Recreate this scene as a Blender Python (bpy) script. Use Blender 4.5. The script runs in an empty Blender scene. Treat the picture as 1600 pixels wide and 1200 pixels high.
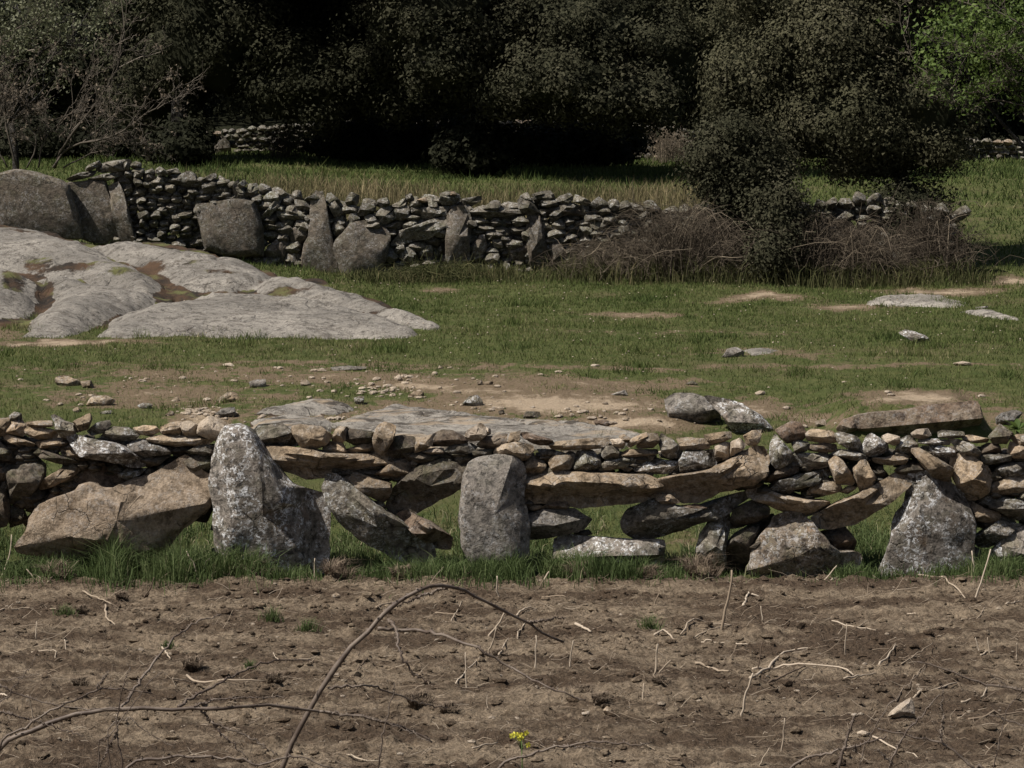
import bpy, math, random
import numpy as np
from math import radians as R

random.seed(7)
rng = np.random.default_rng(7)
SC = bpy.context.scene
COL = SC.collection

# ------------------------------------------------------------------ camera, light, exposure
F = 4537.0                       # focal length in photo pixels (photo 1600 x 1200)
CZ = 3.0
PITCH = math.atan(354 / F)
cam_d = bpy.data.cameras.new("camera")
cam_d.sensor_width = 36.0
cam_d.lens = 36.0 * F / 1600
cam_d.clip_start = 0.5
cam_d.clip_end = 1500
cam = bpy.data.objects.new("camera", cam_d)
COL.objects.link(cam)
cam.location = (0, 0, CZ)
cam.rotation_euler = (math.pi / 2 - PITCH, 0, 0)
SC.camera = cam

SUN = np.array([-0.52, -0.25, 0.81]); SUN /= np.linalg.norm(SUN)
SUN_EL = math.asin(SUN[2])
world = bpy.data.worlds.new("World")
SC.world = world
world.use_nodes = True
wn = world.node_tree
wn.nodes.clear()
wo = wn.nodes.new("ShaderNodeOutputWorld")
wb = wn.nodes.new("ShaderNodeBackground")
sky = wn.nodes.new("ShaderNodeTexSky")
sky.sky_type = 'NISHITA'
sky.sun_disc = False
sky.sun_elevation = SUN_EL
sky.dust_density = 3.0
sky.sun_rotation = math.atan2(SUN[0], SUN[1])
wb.inputs[1].default_value = 0.05
wn.links.new(sky.outputs[0], wb.inputs[0])
wn.links.new(wb.outputs[0], wo.inputs[0])

sun_d = bpy.data.lights.new("sun", 'SUN')
sun_d.energy = 5.0
sun_d.angle = R(0.55)
sun_d.color = (1.0, 0.95, 0.88)
sun = bpy.data.objects.new("sun", sun_d)
COL.objects.link(sun)
sun.location = (-20, -10, 40)
import mathutils
sun.rotation_euler = mathutils.Vector(SUN).to_track_quat('Z', 'Y').to_euler()

SC.view_settings.view_transform = 'Standard'
SC.view_settings.look = 'None'
SC.view_settings.gamma = 1.0
SC.view_settings.use_curve_mapping = False
SC.view_settings.exposure = 0.38
SC.cycles.max_bounces = 5
SC.cycles.diffuse_bounces = 3
SC.cycles.transparent_max_bounces = 4

# ------------------------------------------------------------------ maths helpers
SP, CP = math.sin(PITCH), math.cos(PITCH)

def unproj(px, py, Y):
    """photo pixel + distance ahead of the camera -> world point (arrays allowed)"""
    px = np.asarray(px, float); py = np.asarray(py, float)
    dx = px - 800; u = 600 - py
    dy = u * SP + F * CP
    dz = u * CP - F * SP
    t = Y / dy
    return np.stack(np.broadcast_arrays(dx * t, Y + 0 * t, CZ + dz * t), -1)

def proj(X, Y, Z):
    Zr = Z - CZ
    d = Y * CP - Zr * SP
    u = Y * SP + Zr * CP
    return 800 + X / d * F, 600 - u / d * F

def _hash(i, j, k, s):
    n = (i.astype(np.int64) * 73856093) ^ (j.astype(np.int64) * 19349663) ^ (k.astype(np.int64) * 83492791) ^ (s * 2654435761 % 2147483647)
    n = (n ^ (n >> 13)) * 1274126177
    n = n & 0x7fffffff
    n = (n ^ (n >> 16)) * 60493
    return (n & 0xfffff) / float(0xfffff)

def noise(p, s=0):
    """3-D value noise, -1..1, p (...,3)"""
    p = np.asarray(p, float)
    f = np.floor(p); t = p - f; f = f.astype(np.int64)
    t = t * t * (3 - 2 * t)
    r = 0
    for a in (0, 1):
        wa = t[..., 0] if a else 1 - t[..., 0]
        for b in (0, 1):
            wb_ = t[..., 1] if b else 1 - t[..., 1]
            for c in (0, 1):
                wc = t[..., 2] if c else 1 - t[..., 2]
                r = r + wa * wb_ * wc * _hash(f[..., 0] + a, f[..., 1] + b, f[..., 2] + c, s)
    return r * 2 - 1

def n2(x, y, s=0, z=0.37):
    x, y = np.broadcast_arrays(np.asarray(x, float), np.asarray(y, float))
    return noise(np.stack([x, y, np.full(x.shape, z)], -1), s)

def fbm2(x, y, o=4, s=0):
    r = 0; a = 1.0; t = 0
    for i in range(o):
        r = r + a * n2(x * 2 ** i, y * 2 ** i, s + i, 0.37 + i); t += a; a *= 0.5
    return r / t

def sstep(a, b, x):
    t = np.clip((x - a) / (b - a), 0, 1)
    return t * t * (3 - 2 * t)

# ------------------------------------------------------------------ terrain
PY = np.array([-60, 20.6, 21.4, 24.0, 26.0, 28.0, 32.0, 38.0, 41.0, 45.0, 50.0, 58.0, 75.0, 90, 110, 140, 400])
PZ = np.array([-.02, -.02, 0.03, 0.60, 0.86, 1.06, 1.21, 1.46, 1.75, 2.22, 2.58, 2.88, 3.3, 5.0, 12, 20, 60])

def terrain(X, Y):
    X = np.asarray(X, float); Y = np.asarray(Y, float)
    z = np.interp(Y, PY, PZ)
    z = 0.5 * z + 0.25 * np.interp(Y - .5, PY, PZ) + 0.25 * np.interp(Y + .5, PY, PZ)
    z = z + 0.36 * sstep(-1.0, -5.5, X) * sstep(33, 37, Y) * (1 - 0.6 * sstep(40, 50, Y))
    far = sstep(21.2, 23, Y)
    z = z + far * (0.05 * n2(X * .5, Y * .4, 3) + 0.025 * n2(X * 1.7, Y * 1.3, 4) + 0.012 * n2(X * 5, Y * 5, 5))
    z = z + far * 0.05 * sstep(0.1, .6, n2(X * .9, Y * 1.6, 8)) * sstep(27.5, 25, Y)
    # bank that holds the sand behind the ledge stone on the right
    z = z + 0.25 * sstep(24.30, 24.55, Y) * np.exp(-np.maximum(Y - 24.6, 0) / .9) * sstep(2.62, 2.95, X) * sstep(4.12, 3.9, X)
    return z

def ground_hit(px, py, y0=20.9, y1=120.0):
    px = np.atleast_1d(np.asarray(px, float)); py = np.atleast_1d(np.asarray(py, float))
    ys = np.concatenate([np.arange(y0, 45, .35), np.arange(45, y1, 1.5)])
    lo = np.full(px.shape, y1 - 1.0); hi = np.full(px.shape, y1); done = np.zeros(px.shape, bool)
    def gap(y):
        p = unproj(px, py, y)
        return p[..., 2] - terrain(p[..., 0], y)
    yp = y0
    for y in ys:
        hit = (~done) & (gap(y) <= 0)
        lo[hit] = yp; hi[hit] = y; done |= hit; yp = y
        if done.all(): break
    for _ in range(9):
        m = (lo + hi) / 2; g_ = gap(m) <= 0
        hi = np.where(g_, m, hi); lo = np.where(g_, lo, m)
    return hi

def field_hit(px, py):
    p = unproj(px, py, 1.0)
    return CZ / (CZ - p[..., 2])       # the ploughed field lies at z = 0

# ------------------------------------------------------------------ object helpers
def link_mesh(name, V, faces, mat, parent=None, loc=None, smooth=True, attrs=None, sharp=None):
    """faces: list of (n,k) int arrays (k = 3 or 4)"""
    me = bpy.data.meshes.new(name)
    V = np.asarray(V, np.float32)
    if isinstance(faces, np.ndarray): faces = [faces]
    faces = [np.asarray(f, np.int32) for f in faces if len(f)]
    me.vertices.add(len(V)); me.vertices.foreach_set("co", V.ravel())
    li = np.concatenate([f.ravel() for f in faces])
    sizes = np.concatenate([np.full(len(f), f.shape[1], np.int32) for f in faces])
    st = np.concatenate([[0], np.cumsum(sizes)[:-1]]).astype(np.int32)
    me.loops.add(len(li)); me.loops.foreach_set("vertex_index", li)
    me.polygons.add(len(sizes)); me.polygons.foreach_set("loop_start", st)
    me.update(calc_edges=True)
    if attrs:
        for k, a in attrs.items():
            at = me.attributes.new(k, 'FLOAT', 'POINT'); at.data.foreach_set("value", np.asarray(a, np.float32))
    me.polygons.foreach_set("use_smooth", np.full(len(sizes), bool(smooth)))
    if sharp: me.set_sharp_from_angle(angle=R(sharp))
    me.materials.append(mat)
    me.validate()
    o = bpy.data.objects.new(name, me)
    COL.objects.link(o)
    if loc is not None: o.location = loc
    if parent is not None:
        o.parent = parent
    return o

def empty(name, loc):
    o = bpy.data.objects.new(name, None); COL.objects.link(o)
    o.location = loc; o.empty_display_size = .2
    return o

def tag(o, label=None, cat=None, group=None, kind=None):
    if label: o['label'] = label
    if cat: o['category'] = cat
    if group: o['group'] = group
    if kind: o['kind'] = kind
    return o

class Geo:
    """collects triangles/quads with one float attribute"""
    def __init__(s): s.v = []; s.t = []; s.q = []; s.a = []; s.n = 0
    def add(s, V, T=None, Q=None, a=0.5):
        V = np.asarray(V, np.float32).reshape(-1, 3)
        s.v.append(V)
        if T is not None and len(T): s.t.append(np.asarray(T) + s.n)
        if Q is not None and len(Q): s.q.append(np.asarray(Q) + s.n)
        s.a.append(np.full(len(V), a, np.float32) if np.isscalar(a) else np.asarray(a, np.float32))
        s.n += len(V)
    def build(s, name, mat, parent=None, loc=None, smooth=True, sharp=None):
        V = np.concatenate(s.v)
        if loc is not None: V = V - np.asarray(loc, np.float32)
        f = []
        if s.t: f.append(np.concatenate(s.t))
        if s.q: f.append(np.concatenate(s.q))
        return link_mesh(name, V, f, mat, parent, loc, smooth, {'tone': np.concatenate(s.a)}, sharp)

def tube_arrays(pts, r0, r1, sides=5):
    P = np.asarray(pts, float); n = len(P)
    T = np.gradient(P, axis=0); T /= np.linalg.norm(T, axis=1)[:, None] + 1e-9
    ref = np.array([0.13, 0.97, 0.2]); A = np.cross(T, ref)
    A /= np.linalg.norm(A, axis=1)[:, None] + 1e-9
    B = np.cross(T, A)
    rad = np.linspace(r0, r1, n) if np.isscalar(r0) else np.asarray(r0)
    th = np.arange(sides) / sides * 2 * math.pi
    V = P[:, None] + rad[:, None, None] * (np.cos(th)[None, :, None] * A[:, None] + np.sin(th)[None, :, None] * B[:, None])
    V = V.reshape(-1, 3)
    i = np.arange(n - 1)[:, None] * sides; j = np.arange(sides)[None]; k = (j + 1) % sides
    Q = np.stack([i + j, i + k, i + sides + k, i + sides + j], -1).reshape(-1, 4)
    if sides == 3: return V, np.zeros((0, 3), int), Q
    V = np.concatenate([V, P[:1], P[-1:]])
    j = np.arange(sides); k = (j + 1) % sides
    a = n * sides; b = a + 1; l = (n - 1) * sides
    T3 = np.concatenate([np.stack([k, j, np.full(sides, a)], -1), np.stack([l + j, l + k, np.full(sides, b)], -1)])
    return V, T3, Q

def smooth_path(pts, n=14, jit=0.0, r=None):
    """Catmull-Rom through pts"""
    P = np.asarray(pts, float)
    if len(P) == 2: P = np.array([P[0], (P[0] + P[1]) / 2, P[1]])
    E = np.concatenate([[2 * P[0] - P[1]], P, [2 * P[-1] - P[-2]]])
    out = []
    m = len(P) - 1; per = max(2, n // m)
    for i in range(m):
        a, b, c, d = E[i:i + 4]
        for t in np.arange(per) / per:
            out.append(.5 * ((2 * b) + (c - a) * t + (2 * a - 5 * b + 4 * c - d) * t * t + (3 * b - a - 3 * c + d) * t ** 3))
    out.append(P[-1]); out = np.array(out)
    if jit: out[1:-1] += rng.normal(0, jit, out[1:-1].shape)
    return out

# ------------------------------------------------------------------ materials
class NT:
    def __init__(s, name):
        s.m = bpy.data.materials.new(name); s.m.use_nodes = True
        s.t = s.m.node_tree; s.t.nodes.clear()
    def n(s, typ, ins=None, **kw):
        nd = s.t.nodes.new(typ)
        for k, v in kw.items(): setattr(nd, k, v)
        for k, v in (ins or {}).items():
            if isinstance(v, bpy.types.NodeSocket): s.t.links.new(v, nd.inputs[k])
            else: nd.inputs[k].default_value = v
        return nd
    def noise(s, vec, scale, detail=4, rough=.6, dist=0.0):
        return s.n("ShaderNodeTexNoise", {'Vector': vec, 'Scale': scale, 'Detail': detail, 'Roughness': rough, 'Distortion': dist}).outputs[0]
    def ramp(s, fac, stops, interp='LINEAR'):
        r = s.n("ShaderNodeValToRGB", {'Fac': fac}); r.color_ramp.interpolation = interp
        e = r.color_ramp.elements
        while len(e) < len(stops): e.new(0.5)
        for x, (p, c) in zip(e, stops):
            x.position = p; x.color = (c, c, c, 1) if np.isscalar(c) else (*c, 1)
        return r.outputs[0]
    def mix(s, f, a, b, typ='MIX'):
        m = s.n("ShaderNodeMix", data_type='RGBA', blend_type=typ)
        for i, v in ((0, f), (6, a), (7, b)):
            if isinstance(v, bpy.types.NodeSocket): s.t.links.new(v, m.inputs[i])
            else: m.inputs[i].default_value = v if i == 0 else (*v, 1)
        return m.outputs[2]
    def math(s, op, a, b=0.0):
        return s.n("ShaderNodeMath", {0: a, 1: b}, operation=op).outputs[0]
    def done(s, col, rough=.9, bump=None, bstr=.5, bdist=.02, spec=.25, trans=0.0):
        ins = {'Base Color': col if isinstance(col, bpy.types.NodeSocket) else (*col, 1), 'Roughness': rough, 'Specular IOR Level': spec}
        if bump is not None:
            b = s.n("ShaderNodeBump", {'Height': bump, 'Strength': bstr, 'Distance': bdist})
            ins['Normal'] = b.outputs[0]
        p = s.n("ShaderNodeBsdfPrincipled", ins)
        out = p.outputs[0]
        if trans:
            tr = s.n("ShaderNodeBsdfTranslucent", {'Color': ins['Base Color']})
            out = s.n("ShaderNodeMixShader", {0: trans, 1: out, 2: tr.outputs[0]}).outputs[0]
        s.n("ShaderNodeOutputMaterial", {0: out})
        return s.m

def stone_mat(name, base, alt, dark, lichen=0.0, blackl=0.3, orange=0.0, green=0.0, fine=1.0, var=.35, world_co=False):
    t = NT(name)
    oi = t.n("ShaderNodeObjectInfo")
    tc = t.n("ShaderNodeTexCoord")
    if world_co:
        vec = tc.outputs['Object']
    else:
        off = t.n("ShaderNodeVectorMath", {0: oi.outputs['Random'], 1: (91., 57., 33.)}, operation='MULTIPLY').outputs[0]
        vec = t.n("ShaderNodeVectorMath", {0: tc.outputs['Object'], 1: off}, operation='ADD').outputs[0]
    big = t.noise(vec, 3.5 * fine, 5, .6, .3)
    mid = t.noise(vec, 14 * fine, 6, .7)
    fin = t.noise(vec, 60 * fine, 4, .75)
    c = t.mix(t.ramp(big, [(.38, 0), (.62, 1)]), base, alt)
    c = t.mix(t.ramp(mid, [(.36, 1), (.52, 0)]), c, dark)
    # speckle of the grains
    c = t.mix(.55, c, t.ramp(fin, [(.3, .28), (.5, .5), (.7, .8)]), 'OVERLAY')
    if green:
        c = t.mix(t.math('MULTIPLY', t.ramp(t.noise(vec, 6 * fine, 5, .7), [(.5, 0), (.6, 1)]), green), c, (.085, .095, .04))
    if blackl:
        c = t.mix(t.math('MULTIPLY', t.ramp(t.noise(vec, 22 * fine, 5, .75), [(.53, 0), (.60, 1)]), blackl), c, (.028, .026, .023))
    if orange:
        c = t.mix(t.math('MULTIPLY', t.ramp(t.noise(vec, 5 * fine, 6, .7), [(.58, 0), (.66, 1)]), orange), c, (.24, .12, .04))
    if lichen:
        v1 = t.noise(vec, 30 * fine, 6, .82, .8)
        v2 = t.noise(vec, 7 * fine, 3, .6)
        m = t.math('MULTIPLY', t.ramp(v1, [(.515, 0), (.56, 1)]), t.ramp(v2, [(.43, 0), (.54, 1)]))
        c = t.mix(t.math('MULTIPLY', m, lichen), c, (.60, .60, .60))
    wv = t.n("ShaderNodeVectorMath", {0: vec, 1: t.n("ShaderNodeVectorMath", {0: t.n("ShaderNodeTexNoise", {'Vector': vec, 'Scale': 5 * fine, 'Detail': 4}).outputs[1], 1: (.22, .22, .22)}, operation='MULTIPLY').outputs[0]}, operation='ADD').outputs[0]
    vo = t.n("ShaderNodeTexVoronoi", {'Vector': wv, 'Scale': 5.5 * fine}, feature='DISTANCE_TO_EDGE').outputs[0]
    crack = t.math('MULTIPLY', t.ramp(vo, [(.0, 1), (.022, 0)]), t.ramp(t.noise(vec, 3 * fine, 2), [(.54, 0), (.60, 1)]))
    c = t.mix(t.math('MULTIPLY', crack, .45), c, (.05, .042, .034))
    hs = t.n("ShaderNodeHueSaturation", {'Color': c, 'Value': t.n("ShaderNodeMapRange", {0: oi.outputs['Random'], 3: 1 - var, 4: 1 + var * .6}).outputs[0] if not world_co else 1.0,
                                         'Saturation': 1.0})
    h = t.math('ADD', t.math('MULTIPLY', mid, .7), t.math('MULTIPLY', fin, .35))
    h = t.math('ADD', h, t.math('MULTIPLY', big, .6))
    h = t.math('SUBTRACT', h, t.math('MULTIPLY', crack, .5))
    return t.done(hs.outputs[0], .93, h, .9, .035 / fine, spec=.15)

M = {}
M['t'] = stone_mat('stone_tan', (.34, .255, .17), (.25, .20, .145), (.12, .09, .06), .25, .35, .15)
M['g'] = stone_mat('stone_grey', (.215, .185, .145), (.14, .125, .10), (.06, .05, .04), .55, .6, .08, .25)
M['d'] = stone_mat('stone_dark', (.13, .105, .08), (.09, .075, .055), (.04, .033, .026), .12, .6, .1, .25)
M['r'] = stone_mat('stone_reddish', (.145, .10, .07), (.19, .15, .11), (.06, .043, .032), .15, .5, .1)
M['x'] = stone_mat('stone_mossy_brown', (.22, .18, .135), (.15, .12, .09), (.045, .035, .028), .35, .8, .25, .2)
M['l'] = stone_mat('stone_lichened', (.21, .185, .16), (.17, .145, .12), (.075, .065, .055), .95, .85, .15, .15)
M['p'] = stone_mat('stone_pitted_grey', (.235, .21, .18), (.19, .165, .14), (.10, .09, .08), .3, .75, .10, .12)
M['a'] = stone_mat('stone_broken_tan', (.38, .30, .22), (.27, .205, .145), (.14, .105, .072), .2, .3, .1)
M['w'] = stone_mat('stone_pale', (.46, .38, .29), (.38, .31, .24), (.22, .17, .12), .15, .1, .1)
M['b'] = stone_mat('stone_far_grey', (.175, .155, .122), (.115, .10, .076), (.05, .043, .033), .35, .5, 0, .3)
M['bs'] = stone_mat('stone_far_slab', (.135, .11, .085), (.105, .09, .068), (.06, .052, .042), .22, .4, .05, .15)

def ground_material(name, soil=False):
    t = NT(name)
    geo = t.n("ShaderNodeNewGeometry"); pos = geo.outputs['Position']
    fin = t.noise(pos, 40, 5, .7); mid = t.noise(pos, 7, 5, .65); big = t.noise(pos, 1.3, 4, .6)
    if soil:
        # bands run along the wall: stretch the pattern along X
        sv = t.n("ShaderNodeMapping", {'Vector': pos, 'Scale': (.45, 1.5, 1)}).outputs[0]
        band = t.noise(sv, 1.6, 5, .62, .2)
        c = t.mix(t.ramp(band, [(.44, 0), (.56, 1)]), (.102, .073, .050), (.262, .203, .142))
        c = t.mix(t.ramp(mid, [(.34, .8), (.52, 0)]), c, (.080, .055, .036))
        c = t.mix(.8, c, t.ramp(fin, [(.3, .15), (.5, .5), (.7, .85)]), 'OVERLAY')
        c = t.mix(t.ramp(t.noise(pos, 15, 6, .8), [(.36, .35), (.44, 0)]), c, (.06, .042, .028))
        c = t.mix(t.ramp(t.noise(pos, 90, 2, .5), [(.70, 0), (.74, 1)]), c, (.36, .31, .25))
        return t.done(c, .97, t.math('ADD', t.math('ADD', fin, mid), t.noise(pos, 18, 6, .8)), 1.0, .045, spec=.1)
    sand = t.n("ShaderNodeAttribute", attribute_name='sand').outputs['Fac']
    c = t.mix(t.ramp(mid, [(.35, 0), (.65, 1)]), (.050, .064, .021), (.090, .094, .036))
    c = t.mix(t.ramp(big, [(.5, 0), (.68, .7)]), c, (.10, .085, .045))
    sv = t.math('ADD', sand, t.math('MULTIPLY', t.math('ADD', t.math('SUBTRACT', t.noise(pos, 9, 6, .7), .5), t.math('SUBTRACT', t.noise(pos, 2.6, 5, .7), .5)), 1.15))
    br = t.mix(t.ramp(fin, [(.35, 0), (.65, 1)]), (.115, .084, .054), (.17, .128, .085))
    c = t.mix(t.ramp(sv, [(.26, 0), (.42, 1)]), c, br)
    pale = t.mix(t.ramp(fin, [(.3, 0), (.7, 1)]), (.25, .19, .13), (.38, .305, .22))
    c = t.mix(t.ramp(sv, [(.62, 0), (.95, 1)]), c, pale)
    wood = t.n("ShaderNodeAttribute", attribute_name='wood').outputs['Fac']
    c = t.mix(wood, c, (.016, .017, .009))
    return t.done(c, .97, t.math('ADD', fin, mid), .9, .03, spec=.08)

def tone_mat(name, stops, trans=.25, rough=.7, spec=.2):
    t = NT(name)
    a = t.n("ShaderNodeAttribute", attribute_name='tone').outputs['Fac']
    return t.done(t.ramp(a, stops), rough, None, trans=trans, spec=spec)

MG = tone_mat('meadow_blade', [(0, (.046, .068, .020)), (.35, (.085, .112, .033)), (.6, (.128, .142, .050)), (.8, (.17, .152, .077)), (1, (.32, .27, .16))], .3, .8, .12)
MGT = tone_mat('foot_blade', [(0, (.034, .054, .015)), (.5, (.075, .108, .036)), (.8, (.135, .165, .068)), (1, (.36, .31, .20))], .3, .7, .2)
MDRY = tone_mat('dry_blade', [(0, (.055, .062, .024)), (.45, (.11, .105, .048)), (.75, (.21, .17, .095)), (1, (.33, .27, .16))], .3, .85, .1)
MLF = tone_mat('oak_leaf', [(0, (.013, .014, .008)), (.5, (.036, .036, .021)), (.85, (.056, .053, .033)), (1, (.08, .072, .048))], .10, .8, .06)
MLF2 = tone_mat('oak_leaf_brownish', [(0, (.016, .018, .010)), (.5, (.052, .051, .029)), (.85, (.080, .075, .045)), (1, (.115, .105, .072))], .10, .8, .06)
MLFB = tone_mat('fresh_leaf', [(0, (.045, .075, .018)), (.6, (.10, .145, .034)), (1, (.18, .225, .07))], .4, .6, .2)
MLFG = tone_mat('grey_green_leaf', [(0, (.06, .07, .035)), (.6, (.13, .135, .075)), (1, (.24, .23, .15))], .25, .6, .25)
MTW = tone_mat('bare_twig', [(0, (.045, .038, .030)), (.6, (.10, .085, .068)), (1, (.22, .19, .155))], 0, .9, .1)
MBR = tone_mat('bramble_cane_dead', [(0, (.036, .029, .022)), (.55, (.090, .072, .053)), (1, (.21, .172, .125))], 0, .9, .1)
MTR = stone_mat('oak_bark', (.026, .022, .018), (.018, .016, .013), (.010, .009, .008), .1, .5)
MSTK = tone_mat('dead_stick', [(0, (.085, .06, .043)), (.5, (.25, .195, .14)), (1, (.43, .36, .28))], 0, .85, .2)
MFLW = tone_mat('flower', [(0, (.06, .10, .03)), (.45, (.10, .15, .04)), (.55, (.55, .50, .05)), (1, (.75, .70, .10))], .2, .6, .2)

def cane_mat():
    t = NT('bramble_cane')
    pos = t.n("ShaderNodeNewGeometry").outputs['Position']
    c = t.mix(t.ramp(t.noise(pos, 9, 4, .6), [(.4, 0), (.6, 1)]), (.068, .048, .036), (.155, .122, .095))
    return t.done(c, .6, t.noise(pos, 60, 3), .3, .003, spec=.35)
MCN = cane_mat()
M_SOIL = ground_material('ploughed_soil', True)
M_MEADOW = ground_material('meadow_ground')

def rock_sheet_mat(name, pale=1.0, layers=False):
    t = NT(name)
    pos = t.n("ShaderNodeNewGeometry").outputs['Position']
    st = t.n("ShaderNodeMapping", {'Vector': pos, 'Rotation': (0, 0, .12), 'Scale': (.8, 1.25, 1)}).outputs[0]
    big = t.noise(st, 1.3, 6, .62, .4); mid = t.noise(st, 6, 7, .72, .2); fin = t.noise(pos, 38, 5, .8)
    c = t.mix(t.ramp(big, [(.36, 0), (.62, 1)]), (.285 * pale, .26 * pale, .225 * pale), (.17 * pale, .155 * pale, .135 * pale))
    c = t.mix(t.ramp(mid, [(.40, .75), (.48, 0)]), c, (.105, .092, .078))
    c = t.mix(.5, c, t.ramp(fin, [(.3, .25), (.5, .52), (.7, .85)]), 'OVERLAY')
    c = t.mix(t.math('MULTIPLY', t.ramp(t.noise(pos, 13, 7, .85), [(.53, 0), (.58, 1)]), .75), c, (.045, .040, .035))
    c = t.mix(t.math('MULTIPLY', t.ramp(t.noise(pos, 24, 5, .75, .5), [(.60, 0), (.66, 1)]), .6), c, (.42, .40, .37))
    wv = t.n("ShaderNodeVectorMath", {0: t.n("ShaderNodeMapping", {'Vector': pos, 'Rotation': (0, 0, .35), 'Scale': (.55, 1.3, 1)}).outputs[0], 1: t.n("ShaderNodeVectorMath", {0: t.n("ShaderNodeTexNoise", {'Vector': pos, 'Scale': 1.6, 'Detail': 6}).outputs[1], 1: (1.1, 1.1, 1.1)}, operation='MULTIPLY').outputs[0]}, operation='ADD').outputs[0]
    vo = t.n("ShaderNodeTexVoronoi", {'Vector': wv, 'Scale': 1.1}, feature='DISTANCE_TO_EDGE').outputs[0]
    crk = t.math('MULTIPLY', t.ramp(vo, [(.0, 1), (.02, 0)]), t.ramp(t.noise(pos, 1.2, 3), [(.44, 0), (.54, 1)]))
    c = t.mix(t.math('MULTIPLY', crk, .3), c, (.06, .052, .042))
    if layers:
        ly = t.n("ShaderNodeMapping", {'Vector': pos, 'Rotation': (0, 0, -.1), 'Scale': (.8, 2.4, 3)}).outputs[0]
        c = t.mix(t.ramp(t.noise(ly, 2.6, 7, .75, .2), [(.43, 1), (.48, 0)]), c, (.07, .060, .050))
        c = t.mix(t.ramp(t.noise(ly, 1.5, 6, .7), [(.54, 0), (.62, .85)]), c, (.30, .235, .165))
    moss = t.n("ShaderNodeAttribute", attribute_name='moss').outputs['Fac']
    mv = t.math('ADD', moss, t.math('MULTIPLY', t.math('SUBTRACT', t.noise(pos, 7, 6, .75), .5), .9))
    mc = t.mix(t.ramp(t.noise(pos, 3.2, 4, .6), [(.40, 0), (.60, 1)]), (.026, .021, .017), (.075, .046, .028))
    mc = t.mix(t.ramp(t.noise(pos, 2.1, 3, .6), [(.52, 0), (.62, 1)]), mc, (.10, .10, .04))
    c = t.mix(t.ramp(mv, [(.42, 0), (.54, 1)]), c, mc)
    h = t.math('ADD', t.math('MULTIPLY', mid, .8), t.math('MULTIPLY', fin, .3))
    h = t.math('SUBTRACT', t.math('ADD', h, big), t.math('MULTIPLY', crk, .3))
    return t.done(c, .93, h, 1.0, .05, spec=.15)
M_ROCK = rock_sheet_mat('granite_sheet', .92)
M_ROCKS = rock_sheet_mat('granite_sheet_layered', 1.1, True)
M_ROCK2 = rock_sheet_mat('granite_sheet_pale', 1.25)

# ------------------------------------------------------------------ ground
SAND = [  # photo px ellipse: cx, cy, rx, ry, strength
    (865, 631, 185, 18, 1.12), (760, 612, 120, 9, .85), (660, 604, 110, 9, .9), (980, 662, 120, 14, 1.1), (320, 652, 65, 12, .85), (560, 592, 230, 14, .6),
    (330, 584, 280, 14, .55), (250, 618, 240, 24, .52), (850, 575, 430, 4.5, .5), (400, 569, 380, 4, .48), (760, 600, 260, 18, .6),
    (1190, 467, 75, 6.5, .95), (980, 490, 85, 5, .75), (1330, 479, 75, 6, .8), (1480, 455, 110, 7, .85), (1590, 440, 45, 8, 1.0),
    (1180, 640, 70, 18, .75), (1430, 622, 95, 13, 1.0), (1560, 650, 60, 16, .5), (90, 536, 140, 4, 1.0), (1340, 571, 260, 4, .5),
    (690, 452, 34, 4, .7), (950, 602, 220, 14, .55), (700, 640, 300, 20, .5), (1200, 552, 130, 8, .45), (1100, 520, 220, 5, .38),
    (1270, 655, 70, 18, .6), (1400, 668, 190, 14, .45), (300, 560, 300, 6, .2), (800, 500, 250, 5, .1), (500, 648, 120, 16, .6),
    (0, 520, 60, 12, .5), (1050, 605, 60, 12, .35), (1340, 560, 80, 5, .3)]

def sand_mask(px, py):
    s = 0.0
    py = py + 7 * n2(px * .010, py * .03, 101) + 3.5 * n2(px * .045, py * .1, 102)
    for cx, cy, rx, ry, k in SAND:
        d = ((px - cx) / rx) ** 2 + ((py - cy) / ry) ** 2
        s = np.maximum(s, k * np.exp(-d * .9))
    return s

def sand_at(X, Y):
    Z = terrain(X, Y)
    px, py = proj(X, Y, Z)
    s = sand_mask(px, py)
    s = np.maximum(s, .55 * sstep(.25, .75, fbm2(X * .8, Y * .6, 3, 50)) * sstep(28.6, 26.5, Y))
    return s * sstep(20.8, 22.5, Y)

cols = np.concatenate([-np.geomspace(60, 9000, 40)[::-1], np.arange(-56, 1660, 5.0), 1600 + np.geomspace(60, 9000, 40)])
ys = np.concatenate([np.arange(20.35, 38, .08), np.arange(38, 62, .16), np.geomspace(62, 380, 50)])
CX, YY = np.meshgrid((cols - 800) / F, ys)
XX = CX * YY
ZZ = terrain(XX, YY)
ZZ = np.where(YY < 20.5, ZZ - .15, ZZ)
mg = sand_at(XX, YY)
fine = 0.012 * fbm2(XX * 9, YY * 9, 3, 60) * sstep(60, 40, YY)
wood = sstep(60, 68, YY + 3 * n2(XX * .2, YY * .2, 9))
def grid_faces(h, w):
    a = (np.arange(h - 1)[:, None] * w + np.arange(w - 1)[None]).ravel()
    return np.stack([a, a + 1, a + w + 1, a + w], -1)
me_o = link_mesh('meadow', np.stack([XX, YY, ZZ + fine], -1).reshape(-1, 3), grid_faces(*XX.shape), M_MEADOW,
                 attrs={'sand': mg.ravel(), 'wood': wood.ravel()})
tag(me_o, 'grassy meadow with bare sandy patches rising behind the stone wall', kind='structure')

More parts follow.
